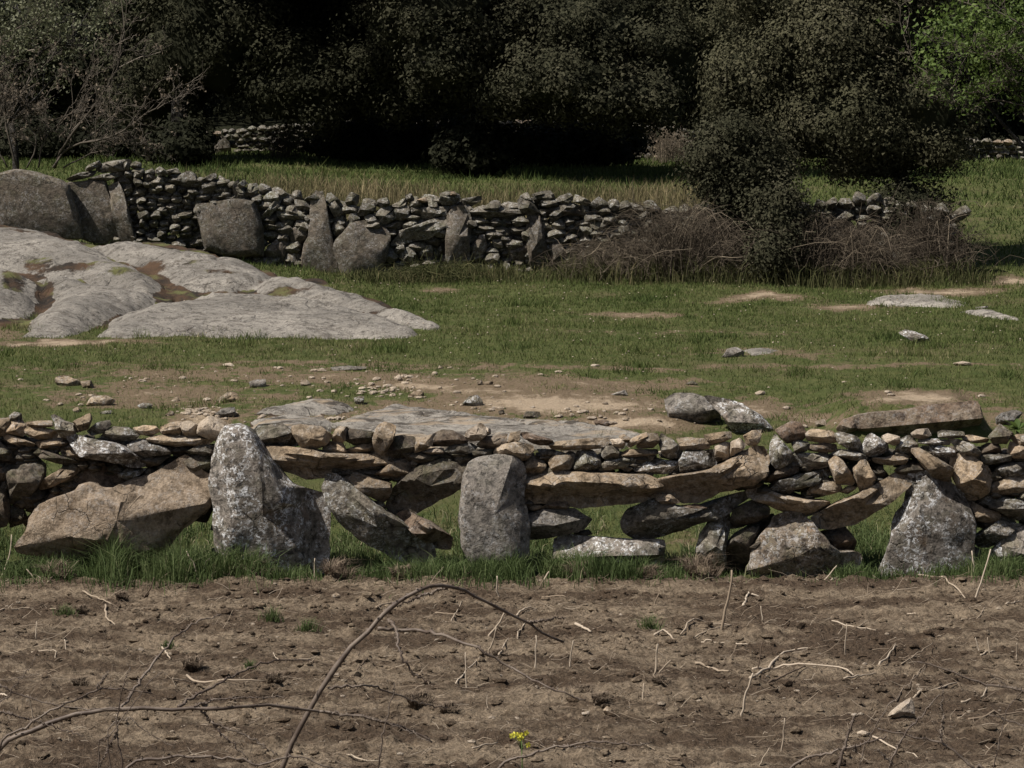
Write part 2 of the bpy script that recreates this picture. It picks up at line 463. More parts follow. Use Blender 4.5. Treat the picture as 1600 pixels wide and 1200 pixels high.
# ploughed field
fc = np.concatenate([-np.geomspace(60, 9000, 30)[::-1], np.arange(-56, 1660, 4.0), 1600 + np.geomspace(60, 9000, 30)])
fy = np.concatenate([np.linspace(-30, 13.2, 40), np.arange(13.4, 21.25, .024)])
CX, YY = np.meshgrid((fc - 800) / F, fy)
XX = CX * np.maximum(YY, 8)
def field_z(X, Y):
    z = .035 * n2(X * .35, Y * 2.2, 20) + .022 * n2(X * .8, Y * 4.5, 21)
    c = fbm2(X * 5, Y * 5, 3, 22)
    z = z + .04 * np.maximum(fbm2(X * 1.6, Y * 3.2, 3, 27), -.1) + .05 * np.maximum(c, -.12) + .05 * np.maximum(fbm2(X * 9, Y * 9, 2, 24), .05) + .04 * np.abs(fbm2(X * 13, Y * 13, 3, 25)) + .012 * n2(X * 45, Y * 45, 28)
    Y = Y + .16 * n2(X * 1.1, X * 0, 26) + .07 * n2(X * 4.3, X * 0, 23)
    edge = np.exp(-((Y - 20.15) / .35) ** 2)
    z = z + edge * (.045 + .05 * np.maximum(n2(X * 1.6, Y * 1.6, 29), 0))
    return (z - .02) * sstep(24, 21.3, Y) - .14 * sstep(20.55, 21.2, Y)
ZZ = field_z(XX, YY)
fo = link_mesh('ploughed_field', np.stack([XX, YY, ZZ], -1).reshape(-1, 3), grid_faces(*XX.shape), M_SOIL)
tag(fo, 'brown ploughed soil of the field in front of the wall', kind='structure')

# ------------------------------------------------------------------ stones
def icos(sub):
    t = (1 + 5 ** .5) / 2
    V = np.array([(-1, t, 0), (1, t, 0), (-1, -t, 0), (1, -t, 0), (0, -1, t), (0, 1, t), (0, -1, -t), (0, 1, -t), (t, 0, -1), (t, 0, 1), (-t, 0, -1), (-t, 0, 1)], float)
    Fc = [(0, 11, 5), (0, 5, 1), (0, 1, 7), (0, 7, 10), (0, 10, 11), (1, 5, 9), (5, 11, 4), (11, 10, 2), (10, 7, 6), (7, 1, 8), (3, 9, 4), (3, 4, 2), (3, 2, 6), (3, 6, 8), (3, 8, 9), (4, 9, 5), (2, 4, 11), (6, 2, 10), (8, 6, 7), (9, 8, 1)]
    V /= np.linalg.norm(V, axis=1)[:, None]
    for _ in range(sub):
        V = list(map(tuple, V)); mid = {}; nf = []
        def m(a, b):
            k = (min(a, b), max(a, b))
            if k not in mid:
                p = (np.array(V[a]) + np.array(V[b])) / 2; p /= np.linalg.norm(p); V.append(tuple(p)); mid[k] = len(V) - 1
            return mid[k]
        for a, b, c in Fc:
            x, y, z = m(a, b), m(b, c), m(c, a)
            nf += [(a, x, z), (b, y, x), (c, z, y), (x, y, z)]
        Fc = nf; V = np.array(V)
    return np.array(V), np.array(Fc)
ICO = {s: icos(s) for s in (0, 1, 2, 3)}

def inside(poly, x, y):
    """point in polygon, arrays"""
    c = np.zeros(np.shape(x), bool); n = len(poly)
    for i in range(n):
        x0, y0 = poly[i]; x1, y1 = poly[(i + 1) % n]
        k = ((y0 > y) != (y1 > y))
        xi = (x1 - x0) * (y - y0) / ((y1 - y0) if y1 != y0 else 1e-9) + x0
        c ^= k & (x < xi)
    return c

def edge_dist(poly, x, y):
    d = np.full(np.shape(x), 1e9); n = len(poly)
    for i in range(n):
        x0, y0 = poly[i]; x1, y1 = poly[(i + 1) % n]
        dx, dy = x1 - x0, y1 - y0
        t = np.clip(((x - x0) * dx + (y - y0) * dy) / (dx * dx + dy * dy + 1e-9), 0, 1)
        d = np.minimum(d, np.hypot(x - x0 - t * dx, y - y0 - t * dy))
    return d

def stone_arrays(poly, thick, seed, N=34, rings=11, boxy=.42, rough=1.0, cuts=(), under=None, grow=1.06, nf=9, topb=True):
    """poly: outline in the X,Z plane (metres, own centre at 0,0). -> verts, tris, quads"""
    r = np.random.default_rng(seed)
    P = np.asarray(poly, float)
    if (P[:, 0] * np.roll(P[:, 1], -1) - np.roll(P[:, 0], -1) * P[:, 1]).sum() < 0: P = P[::-1]
    L = np.linalg.norm(np.roll(P, -1, 0) - P, axis=1)
    per = L.sum(); out = []
    for i in range(len(P)):
        k = max(1, int(round(N * L[i] / per)))
        for t in np.arange(k) / k: out.append(P[i] * (1 - t) + P[(i + 1) % len(P)] * t)
    Q = np.array(out); n = len(Q)
    Q = .72 * Q + .14 * np.roll(Q, 1, 0) + .14 * np.roll(Q, -1, 0)
    Q *= grow
    hx, hz = np.ptp(Q[:, 0]) / 2, np.ptp(Q[:, 1]) / 2
    size = min(hx, hz)
    rad = np.linalg.norm(Q, axis=1)
    wob = noise(np.stack([Q[:, 0] / size * 1.3, Q[:, 1] / size * 1.3, np.full(n, seed * 1.7)], -1), 1)
    Q = Q * (1 + .05 * rough * wob)[:, None]
    ph = np.linspace(-math.pi / 2, math.pi / 2, rings + 2)[1:-1]
    s = np.cos(ph) ** boxy
    dep = np.sign(np.sin(ph)) * np.abs(np.sin(ph)) ** .75 * thick / 2
    s = np.where(ph > 0, s * (1 - .12 * np.sin(ph)), s)
    V = np.zeros((rings, n, 3))
    V[:, :, 0] = s[:, None] * Q[None, :, 0]; V[:, :, 2] = s[:, None] * Q[None, :, 1]; V[:, :, 1] = dep[:, None]
    V = np.concatenate([V.reshape(-1, 3), [[0, -thick / 2, 0], [0, thick / 2, 0]]])
    ext = np.array([hx, thick / 2, hz])
    U = V / ext
    pl = []
    for _ in range(nf):
        a = r.normal(0, 1, 3); a[1] = -abs(a[1]) * 1.1 - .35
        a /= np.linalg.norm(a); pl.append((a, r.uniform(.60, .90)))
    if topb:
        a = np.array([r.normal(0, .18), -.75, .66]); a /= np.linalg.norm(a); pl.append((a, r.uniform(.55, .8)))
        a = np.array([r.normal(0, .18), -.70, -.7]); a /= np.linalg.norm(a); pl.append((a, r.uniform(.45, .72) if under is None else under))
    for c in cuts:
        a = np.array(c[:3], float); a /= np.linalg.norm(a); pl.append((a, c[3]))
    for a, d in pl:
        # push back along the depth only, so the outline stays as traced
        k = U @ a - d
        m = (k > 0) & (a[1] < -.05)
        U[m, 1] = np.minimum(U[m, 1] + k[m] / -a[1], np.maximum(U[m, 1], .30))
    V = U * ext
    fq = 1.0 / max(size, .02)
    sd = np.array([seed * 3.1, seed * 1.3, seed * .7])
    nv = V / (np.linalg.norm(V, axis=1)[:, None] + 1e-9)
    amp = rough * (.045 * noise(V * fq * 1.3 + sd, 2) + .035 * noise(V * fq * 3.1 + sd, 3) + .022 * (1 - 2 * np.abs(noise(V * fq * 5 + sd, 4)))) * size
    V = V + nv * amp[:, None]
    i = np.arange(rings - 1)[:, None] * n; j = np.arange(n)[None]; k = (j + 1) % n
    quads = np.stack([i + j, i + k, i + n + k, i + n + j], -1).reshape(-1, 4)
    j = np.arange(n); k = (j + 1) % n; a = rings * n; l = (rings - 1) * n
    tris = np.concatenate([np.stack([k, j, np.full(n, a)], -1), np.stack([l + j, l + k, np.full(n, a + 1)], -1)])
    # make normals point outwards
    return V, tris, quads

def poly_stone(name, pts_px, Y, mat, parent=None, thick=None, seed=0, **kw):
    W = unproj([p[0] for p in pts_px], [p[1] for p in pts_px], Y)
    X, Z = W[:, 0], W[:, 2]
    cx, cz = X.mean(), Z.mean()
    # area centroid keeps the outline star shaped more often
    x1, z1 = np.roll(X, -1), np.roll(Z, -1)
    cr = X * z1 - x1 * Z; A = cr.sum() / 2
    if abs(A) > 1e-6:
        cx = ((X + x1) * cr).sum() / (6 * A); cz = ((Z + z1) * cr).sum() / (6 * A)
    h = min(np.ptp(X), np.ptp(Z))
    if thick is None: thick = float(np.clip(h * 1.5, .14, .42))
    if parent is not None and h < .32: kw.setdefault('grow', 1.11)
    V, T, Q = stone_arrays(np.stack([X - cx, Z - cz], -1), thick, seed, **kw)
    loc = np.array([cx, Y, cz])
    pl = loc if parent is None else loc - np.array(parent.location)
    return link_mesh(name, V, [T, Q], mat, parent, tuple(pl), True, None, 32)

def zc(region, pts):
    ox = {'A': 0, 'B': 300, 'C': 600, 'D': 900, 'E': 1200}[region]
    return [(x / 4 + ox, y / 4 + 620) for x, y in pts]

YW = 20.8
front = empty('dry_stone_wall', (0, YW, 0))
tag(front, 'long low dry stone wall of tan and lichened stones behind the ploughed soil', 'wall')

S = []   # (region, material, depth offset, points, options)
def st(reg, m, pts, dy=0.0, **o): S.append((reg, m, dy, pts, o))
U_ = dict(under=.22)
# --- region A
st('A','t',[(-30,140),(50,135),(65,170),(30,240),(-30,250)])
st('A','g',[(60,120),(90,95),(130,110),(135,140),(110,165),(80,155)],.02)
st('A','t',[(45,205),(80,150),(130,150),(155,190),(150,240),(110,255),(50,235)])
st('A','t',[(165,160),(200,155),(320,150),(330,185),(240,195),(165,190)])
st('A','t',[(155,200),(230,192),(330,205),(355,230),(340,265),(240,268),(170,240)])
st('A','g',[(320,130),(345,120),(400,160),(460,175),(475,220),(410,280),(370,220),(350,180)])
st('A','t',[(455,160),(560,105),(570,140),(550,200),(480,225),(470,180)])
st('A','g',[(545,215),(600,165),(680,150),(690,180),(640,225),(570,240)])
st('A','g',[(630,250),(690,190),(800,195),(870,235),(840,265),(740,280)])
st('A','t',[(840,195),(900,180),(970,185),(1000,215),(940,245),(870,235)])
st('A','t',[(1005,190),(1060,165),(1130,155),(1135,190),(1120,235),(1050,245),(1005,225)])
st('A','w',[(1130,165),(1180,155),(1245,180),(1235,240),(1160,250),(1130,240)])
st('A','w',[(1245,170),(1300,125),(1370,140),(1440,190),(1395,260),(1330,270),(1240,225)],-.03)
st('A','t',[(925,260),(1000,240),(1200,250),(1320,275),(1280,300),(1100,310),(940,290)],-.02)
st('A','t',[(20,245),(60,240),(150,265),(215,295),(190,320),(110,300),(40,270)])
st('A','t',[(225,285),(300,270),(390,265),(400,295),(330,330),(240,315)])
st('A','d',[(-20,260),(60,330),(110,380),(60,410),(-20,370)])
st('A','d',[(110,310),(180,320),(175,380),(110,385),(70,330)],.05)
st('A','d',[(185,325),(240,320),(370,365),(480,400),(480,425),(390,420),(260,380)])
st('A','t',[(380,340),(400,295),(470,310),(530,370),(570,420),(500,410),(400,365)],.03)
st('A','l',[(425,260),(460,240),(560,265),(700,290),(780,320),(880,405),(880,435),(800,440),(650,390),(520,370),(470,310)],-.06)
st('A','l',[(800,300),(850,275),(920,268),(930,290),(1040,320),(1065,355),(960,365),(870,380),(830,340)])
st('A','d',[(880,390),(1060,370),(1000,420),(920,440),(890,410)])
st('A','d',[(1070,320),(1120,300),(1200,310),(1170,350),(1130,375),(1080,365)],.05)
st('A','g',[(1170,340),(1240,305),(1350,305),(1360,340),(1300,368),(1200,365)])
st('A','d',[(1140,375),(1345,370),(1340,470),(1240,480),(1190,450)])
st('A','d',[(550,400),(640,400),(660,440),(580,440)],.04)
st('A','d',[(60,430),(120,390),(230,390),(275,430),(260,520),(200,600),(120,660),(40,660),(0,620),(30,520)])
st('A','t',[(230,525),(300,500),(430,420),(490,440),(480,480),(370,540),(260,580)])
st('A','d',[(120,620),(200,570),(280,600),(230,690),(150,700)],.05)
st('A','r',[(-30,420),(60,420),(70,450),(30,520),(-30,540)],.04)
st('A','g',[(745,480),(860,460),(915,445),(870,490),(790,520),(745,505)])
st('A','a',[(150,960),(160,890),(280,700),(450,615),(520,535),(590,530),(660,575),(830,520),(930,500),(1040,440),(1110,400),(1180,440),(1290,540),(1310,600),(1210,730),(1080,850),(1000,1000),(700,1030),(420,1000)],-.10,thick=.55,rough=2.1,boxy=.42,N=72,rings=22,nf=18,under=.8,cuts=((.55,-.8,-.25,.55),(-.35,-.85,.4,.55),(.2,-.7,.68,.5)))
st('A','r',[(160,780),(330,600),(560,440),(900,450),(1100,395),(1150,420),(900,580),(500,680),(200,840)],.14,thick=.3)
st('A','d',[(1200,470),(1340,480),(1350,640),(1290,780),(1190,760),(1280,620)],.08)
st('A','d',[(-40,560),(40,600),(60,720),(40,800),(-40,820)])
st('A','d',[(40,680),(140,690),(170,780),(60,820)],.06)
# --- region B
st('B','l',[(162,330),(188,250),(226,204),(345,198),(392,238),(430,310),(490,400),(545,480),(610,560),(720,592),(835,625),(850,660),(830,850),(810,1080),(600,1120),(300,1080),(170,960),(150,650),(140,560),(150,400)],-.08,thick=.46,boxy=.36,N=64,rings=18,nf=2,rough=1.3,under=1.2,topb=False,cuts=((.90,-.40,-.15,.90),(-.85,-.5,0,.95)))
st('B','g',[(390,230),(420,180),(560,170),(620,220),(680,290),(640,310),(430,310)])
st('B','t',[(635,190),(680,180),(800,195),(870,245),(840,290),(760,325),(700,335),(680,290),(640,230)],-.03)
st('B','t',[(875,250),(910,195),(970,190),(965,260),(940,285),(880,280)])
st('B','t',[(820,320),(860,280),(940,290),(960,340),(880,360),(825,345)])
st('B','d',[(960,200),(1060,210),(1130,220),(1120,285),(1010,305),(960,270)])
st('B','t',[(960,330),(1090,290),(1135,285),(1135,350),(980,355)])
st('B','t',[(1130,260),(1160,190),(1200,165),(1270,190),(1260,260),(1200,370),(1150,360)],-.04)
st('B','d',[(1230,330),(1250,260),(1320,250),(1390,260),(1380,340),(1290,395),(1230,380)])
st('B','t',[(440,315),(600,315),(700,330),(900,360),(1160,365),(1230,380),(1200,420),(1000,460),(880,500),(720,510),(600,470),(510,420),(460,350)],-.03,thick=.42,under=.12,N=48)
st('B','t',[(930,500),(1010,470),(1130,510),(1235,540),(1235,600),(1180,660),(1080,600),(980,550)])
st('B','d',[(1020,465),(1140,450),(1210,455),(1150,500),(1080,505)],.05)
st('B','t',[(1150,480),(1250,410),(1340,390),(1380,420),(1350,470),(1230,510),(1170,505)])
st('B','g',[(820,580),(860,500),(920,500),(1040,590),(1150,680),(1330,800),(1500,930),(1500,1040),(1380,1080),(1200,970),(1080,900),(950,800),(870,670)],-.08,thick=.4,under=.25,N=52,rings=14,cuts=((-.5,-.6,-.62,.35),))
st('B','d',[(1140,650),(1200,665),(1215,700),(1160,695)])
st('B','d',[(1220,700),(1310,780),(1290,805),(1230,745)])
# --- region C
st('C','d',[(30,660),(70,560),(170,460),(400,390),(560,380),(580,400),(590,420),(500,552),(345,655),(190,738),(100,745),(20,690)],-.02,thick=.42,under=.1,N=46,cuts=((-.3,-.7,.55,.42),))
st('C','r',[(90,750),(150,725),(290,790),(420,880),(400,950),(300,940),(180,840)],-.04,boxy=.4,under=.35)
st('C','t',[(185,320),(220,270),(290,240),(315,235),(300,300),(250,330),(200,345)])
st('C','r',[(310,235),(360,210),(430,215),(530,270),(500,295),(400,305),(300,310)])
st('C','w',[(515,220),(600,170),(625,190),(640,235),(600,270),(540,280),(515,260)],-.03)
st('C','w',[(600,200),(640,192),(665,205),(665,235),(620,250)])
st('C','r',[(580,295),(640,250),(770,235),(750,300),(690,330),(600,320)])
st('C','t',[(765,300),(790,230),(850,215),(845,270),(790,300)])
st('C','r',[(850,230),(900,225),(1050,270),(1050,305),(960,300),(880,260)])
st('C','d',[(145,370),(200,345),(290,370),(370,375),(330,400),(240,415),(160,400)])
st('C','w',[(240,340),(310,320),(370,325),(370,355),(280,360)])
st('C','g',[(375,345),(420,305),(530,290),(580,315),(540,350),(430,365)])
st('C','d',[(555,340),(600,330),(700,330),(690,370),(620,385),(570,370)])
st('C','t',[(695,350),(720,310),(820,285),(920,310),(930,340),(880,390),(830,390),(760,395),(700,380)],-.05)
st('C','p',[(500,500),(535,430),(590,402),(700,385),(800,392),(862,425),(884,500),(870,640),(890,760),(900,980),(800,1040),(560,1030),(490,920),(480,700)],-.08,thick=.34,boxy=.22,N=56,rings=16,nf=1,under=1.3,topb=False,cuts=((0,-.5,.87,.88),))
st('C','t',[(860,440),(920,365),(990,400),(1010,430),(960,490),(900,500)])
st('C','t',[(1035,410),(1060,372),(1180,365),(1185,420),(1140,470),(1050,455)],-.02,boxy=.4)
st('C','g',[(960,330),(1050,330),(1160,362),(1050,385),(1010,385)],.03)
st('C','g',[(1185,400),(1215,345),(1300,340),(1350,390),(1350,450),(1290,470),(1200,460)])
st('C','t',[(1045,300),(1090,280),(1280,262),(1390,260),(1400,285),(1340,325),(1130,335),(1060,325)],-.03,boxy=.4)
st('C','g',[(1350,430),(1400,395),(1560,380),(1580,400),(1500,440),(1370,470)])
st('C','t',[(885,540),(930,500),(1030,475),(1240,480),(1600,495),(1690,530),(1705,590),(1680,640),(1500,670),(1230,690),(1060,670),(920,665),(890,610)],-.04,thick=.46,under=.10,N=60,rings=14,cuts=((0,-.45,-.9,.2),))
st('C','p',[(885,740),(1000,710),(1180,705),(1290,770),(1230,830),(1110,860),(960,890),(890,890)],-.02,under=.5)
st('C','t',[(890,690),(950,670),(1000,690),(1000,712),(900,712)])
st('C','r',[(1000,680),(1100,650),(1180,660),(1140,700),(1040,705)])
st('C','l',[(1090,900),(1150,870),(1400,890),(1600,900),(1720,900),(1730,980),(1700,1080),(1100,1050)],-.03,thick=.4,boxy=.4)
st('C','d',[(1190,850),(1280,830),(1300,860),(1200,875)],.05)
st('C','g',[(1365,310),(1410,295),(1470,330),(1460,390),(1400,395),(1365,370)])
st('C','w',[(1415,270),(1480,262),(1510,295),(1490,325),(1440,315)])
# --- region D
st('D','t',[(270,250),(300,235),(345,265),(330,290),(290,280)],.04)
st('D','t',[(325,300),(350,260),(435,225),(445,245),(390,285),(340,320)])
st('D','t',[(385,310),(400,260),(450,232),(510,235),(515,280),(480,320),(400,322)],-.03)
st('D','t',[(280,360),(330,330),(500,330),(505,355),(440,385),(340,380)])
st('D','g',[(520,290),(540,240),(600,270),(665,330),(650,375),(580,385),(540,350)])
st('D','t',[(635,265),(680,258),(820,265),(830,320),(740,345),(660,330)],boxy=.4)
st('D','t',[(805,240),(890,225),(965,222),(970,255),(890,290),(840,305)],boxy=.4)
st('D','w',[(870,310),(930,285),(965,290),(960,380),(890,400),(870,370)])
st('D','w',[(968,285),(1020,262),(1060,300),(1040,330),(968,372)])
st('D','t',[(1050,245),(1100,215),(1160,210),(1150,260),(1120,310),(1070,300)])
st('D','l',[(650,400),(680,350),(780,345),(860,335),(870,420),(850,450),(740,470),(660,465)],-.03)
st('D','l',[(350,440),(400,410),(500,395),(630,405),(640,470),(540,480),(400,475)],.02)
st('D','t',[(510,560),(530,510),(700,480),(830,455),(1020,370),(1100,320),(1170,320),(1200,400),(1180,490),(1090,550),(1030,550),(900,600),(780,665),(680,670),(560,610)],-.05,thick=.42,under=.28,N=56,rings=14,rough=1.3)
st('D','r',[(1170,520),(1250,460),(1350,405),(1385,430),(1380,470),(1280,500),(1200,535)])
st('D','g',[(1215,300),(1250,240),(1300,290),(1350,350),(1350,400),(1260,445),(1215,400)],-.03)
st('D','r',[(1250,210),(1350,155),(1400,170),(1440,235),(1400,275),(1320,290)],.04)
st('D','g',[(285,780),(330,700),(500,640),(650,690),(800,690),(930,640),(1060,590),(1080,640),(900,750),(760,790),(600,850),(420,905),(360,890),(300,850)],.02,thick=.36,under=.4,N=52,rough=1.4)
st('D','t',[(500,640),(530,612),(590,615),(650,660),(560,680)],-.05)
st('D','r',[(665,680),(750,672),(820,690),(770,720),(700,700)],-.05)
st('D','g',[(755,960),(780,870),(860,760),(960,750),(960,830),(930,960),(935,1040),(900,1090),(830,1080),(780,1020)])
st('D','d',[(970,780),(1000,700),(1100,655),(1200,690),(1190,750),(1050,810),(970,825)],.03)
st('D','d',[(930,960),(980,880),(1100,800),(1230,740),(1260,800),(1130,930),(1090,1080),(940,1080)],.06)
st('D','t',[(1080,600),(1110,560),(1200,580),(1300,620),(1430,640),(1560,650),(1560,700),(1440,750),(1340,740),(1200,670),(1100,640)],-.02,under=.3)
st('D','g',[(1225,585),(1280,520),(1400,490),(1580,450),(1570,500),(1500,540),(1400,570),(1300,590)])
# --- region E
st('E','x',[(-120,1080),(-70,930),(-10,840),(25,810),(30,760),(110,735),(220,760),(300,830),(370,920),(440,970),(560,970),(595,1010),(560,1100),(380,1110),(240,1140),(-60,1120)],-.08,thick=.45,N=60,rings=16,rough=1.6,under=.6,cuts=((.1,-.8,-.55,.42),(-.7,-.65,.2,.55)))
st('E','t',[(240,230),(280,205),(400,215),(430,250),(420,285),(340,290),(250,270)])
st('E','g',[(420,235),(460,225),(550,250),(580,290),(570,340),(520,330),(440,290)])
st('E','g',[(150,290),(200,275),(250,285),(240,340),(170,350)])
st('E','r',[(245,300),(350,290),(420,300),(430,345),(340,350),(260,335)])
st('E','g',[(155,370),(190,355),(370,355),(370,430),(300,450),(180,425)],boxy=.4)
st('E','g',[(415,340),(460,330),(570,350),(620,380),(590,405),(480,380),(420,365)])
st('E','l',[(580,320),(620,260),(650,235),(740,290),(750,330),(680,370),(600,365)],-.03)
st('E','w',[(710,250),(750,230),(820,250),(820,290),(790,305),(740,285)])
st('E','g',[(800,330),(830,270),(880,245),(920,270),(940,330),(900,350),(800,350)])
st('E','w',[(900,230),(930,205),(1000,200),(1020,240),(960,265),(910,255)])
st('E','g',[(1065,220),(1090,210),(1220,220),(1225,250),(1160,260),(1070,250)])
st('E','l',[(945,275),(1010,262),(1130,270),(1130,300),(1020,305),(950,290)])
st('E','t',[(1220,250),(1260,240),(1380,262),(1370,285),(1300,290),(1230,275)])
st('E','g',[(1135,270),(1200,270),(1280,300),(1330,350),(1320,395),(1250,390),(1190,330)],-.03)
st('E','l',[(970,310),(1080,305),(1160,330),(1170,370),(1120,400),(1050,370)])
st('E','r',[(1335,310),(1380,290),(1440,295),(1460,350),(1340,355)])
st('E','d',[(1380,250),(1450,175),(1540,235),(1490,290),(1410,290)])
st('E','t',[(1520,260),(1560,235),(1650,240),(1650,310),(1570,315)])
st('E','t',[(1500,350),(1520,285),(1600,310),(1610,380),(1550,390)])
st('E','g',[(1335,370),(1380,360),(1520,365),(1510,400),(1380,425),(1340,400)],boxy=.4)
st('E','t',[(655,380),(740,380),(830,355),(880,375),(850,420),(760,430),(670,410)])
st('E','t',[(380,410),(430,375),(470,410),(540,530),(530,550),(430,545),(400,470)],-.02)
st('E','t',[(535,450),(580,405),(620,410),(680,530),(640,580),(590,600),(560,550)],-.03)
st('E','d',[(610,410),(700,430),(750,490),(740,520),(680,535)],.03)
st('E','d',[(795,460),(850,420),(960,420),(990,470),(900,490),(820,480)])
st('E','t',[(895,340),(950,325),(1110,420),(1140,440),(1140,520),(1110,545),(1030,500),(930,380)],-.05,boxy=.4)
st('E','t',[(1155,380),(1250,365),(1370,440),(1400,500),(1380,590),(1300,640),(1240,640),(1200,580),(1150,480)],-.04,thick=.4,rough=1.4)
st('E','t',[(295,750),(400,680),(600,590),(790,485),(880,490),(890,560),(720,680),(560,790),(400,830),(330,820)],-.06,thick=.34,under=.3,N=50,boxy=.42)
st('E','t',[(245,630),(270,570),(330,540),(440,530),(460,590),(380,610)],.0)
st('E','t',[(450,595),(500,560),(555,560),(500,608)])
st('E','r',[(340,850),(480,815),(545,900),(530,970),(420,980),(370,900)],.12)
st('E','l',[(880,600),(890,500),(990,490),(1100,530),(1220,620),(1240,700),(1270,800),(1280,930),(1250,1130),(1100,1190),(800,1210),(695,1080),(770,910),(820,740),(860,710)],-.08,thick=.4,boxy=.32,N=60,rings=18,nf=6,under=1.2,topb=False,cuts=((.55,-.35,.76,.80),(-.85,-.5,.1,.86)))
st('E','g',[(1410,530),(1430,450),(1500,415),(1640,410),(1640,470),(1500,510),(1420,540)])
st('E','t',[(1390,560),(1500,500),(1650,490),(1650,590),(1450,620),(1400,610)])
st('E','g',[(1340,650),(1400,630),(1520,640),(1660,660),(1660,780),(1500,740),(1420,700)],-.02)
st('E','t',[(1235,670),(1290,665),(1350,700),(1440,720),(1450,750),(1380,800),(1310,770),(1250,720)])
st('E','g',[(1280,890),(1400,800),(1480,740),(1540,760),(1540,820),(1390,940),(1330,940)],-.03)
st('E','l',[(1390,1000),(1480,870),(1600,810),(1760,800),(1780,1100),(1400,1110)],-.03,thick=.4,boxy=.36)
st('E','g',[(1240,1000),(1290,940),(1330,960),(1320,1080),(1250,1080)])
st('E','d',[(1560,620),(1640,590),(1660,650)],.05)

for i, (reg, m, dy, pts, o) in enumerate(S):
    o = dict(o); th = o.pop('thick', None)
    px = zc(reg, pts)
    poly_stone('stone', px, YW + dy + rng.uniform(-.02, .02), M[m], front, th, i + 1, **o)

HOLES = [zc('A',[(270,400),(400,410),(290,500),(230,520)]), zc('B',[(540,480),(870,500),(820,570),(850,640),(600,570)]),
         zc('B',[(850,640),(1100,910),(1080,960),(830,1000)]), zc('C',[(190,730),(500,540),(480,900),(420,870)]),
         zc('C',[(1180,690),(1700,640),(1480,740),(1500,900),(1280,860),(1290,770)]), zc('D',[(540,900),(600,850),(860,750),(760,960),(560,980)]),
         zc('D',[(960,830),(1080,800),(930,950)]), zc('E',[(500,820),(890,560),(800,760),(700,1040),(560,960)]), zc('E',[(330,640),(500,600),(380,690)]),
         zc('E',[(740,440),(800,470),(740,510)]), zc('D',[(500,470),(540,480),(510,600)]), zc('E', [(1150,420),(1160,560),(1220,600),(1150,500)]), zc('E',[(0,700),(100,720),(20,740)])]
# small wedged stones in the wall core, added to darken gaps: one joined part
g = Geo()
TOPX = np.array([-20, 0, 60, 140, 220, 320, 350, 420, 520, 640, 760, 900, 1000, 1100, 1190, 1210, 1300, 1420, 1520, 1620])
TOPY = np.array([668, 668, 672, 668, 676, 668, 690, 690, 690, 690, 690, 694, 694, 698, 692, 700, 694, 690, 690, 695])
BOTX = np.array([-20, 100, 330, 350, 440, 560, 700, 800, 900, 1020, 1170, 1300, 1400, 1500, 1620])
BOTY = np.array([800, 760, 735, 900, 735, 740, 720, 800, 745, 745, 740, 770, 735, 800, 830])
px = rng.uniform(-20, 1620, 9000); py = rng.uniform(665, 880, 9000)
near = np.full(9000, 1e9)
for reg, m, dy, pts, o in S:
    p = zc(reg, pts); d = edge_dist(p, px, py)
    near = np.minimum(near, np.where(inside(p, px, py), -d, d))
ok = (near < 3) & (near > -9) & (py > np.interp(px, TOPX, TOPY) + 14) & (py < np.interp(px, BOTX, BOTY) + 20)
for h in HOLES: ok &= ~inside(h, px, py) & (edge_dist(h, px, py) > 11)
px, py = px[ok][:1100], py[ok][:1100]
for cnt, (x, y) in enumerate(zip(px, py)):
    w, h = rng.uniform(.04, .08), rng.uniform(.03, .045)
    c = unproj(x, y, YW + rng.uniform(.06, .2))
    V, T = ICO[0]
    V = V * [w, .10, h] * (1 + .25 * noise(V * 1.5 + cnt, 6))[:, None] + c
    g.add(V, T, None, rng.uniform())
hs = g.build('wedged_stones', M['d'], front, None, smooth=False)
hs.location = -np.array(front.location)
hs['kind'] = 'stuff'

# the wall runs on beyond the frame on both sides (joined)
g = Geo()
for side in (-1, 1):
    for i, (reg, m, dy, pts, o) in enumerate(S):
        px = zc(reg, pts); cx = sum(p[0] for p in px) / len(px)
        if (side < 0 and cx < 420) or (side > 0 and cx > 1180):
            P = [(-p[0] - 6 if side < 0 else 3206 - p[0], p[1]) for p in px]
            W = unproj([p[0] for p in P], [p[1] for p in P], YW)
            c0 = W.mean(0)
            V, T, Q = stone_arrays(W[:, [0, 2]] - c0[[0, 2]], o.get('thick', .3), i + 900, N=20, rings=7)
            g.add(V + [c0[0], YW, c0[2]], T, Q, .5)
rw = g.build('stone_run', M['g'], front, None, sharp=32)
rw.location = -np.array(front.location)
rw['kind'] = 'stuff'

# ------------------------------------------------------------------ back wall
YB = 38.0
back = empty('mossy_stone_wall', (0, YB, float(terrain(0, YB))))
tag(back, 'older grey dry stone wall with upright slabs beyond the granite outcrop', 'wall')
BS = []
def bz(reg, pts):
    ox = {'F': 0, 'G': 300, 'H': 600}[reg]
    return [(x / 4 + ox, y / 4 + 230) for x, y in pts]
def bst(reg, m, pts, dy=0, **o): BS.append((bz(reg, pts), m, dy, o))
SL = dict(boxy=.3, nf=2, topb=False, thick=.4, N=40)
bst('F','bs',[(-60,190),(20,170),(110,155),(190,165),(330,205),(430,235),(452,330),(485,430),(520,570),(-60,570)],-.16,**SL)
bst('F','bs',[(430,218),(660,215),(690,330),(720,430),(750,590),(600,590),(450,540),(400,300)],.02,**SL)
bst('F','bs',[(670,250),(740,215),(780,300),(850,600),(750,600),(710,420),(680,300)],-.1,boxy=.35,thick=.35)
bst('F','b',[(600,140),(640,100),(800,75),(815,110),(790,140),(640,160)])
bst('F','b',[(530,140),(560,110),(620,85),(630,115),(560,150)])
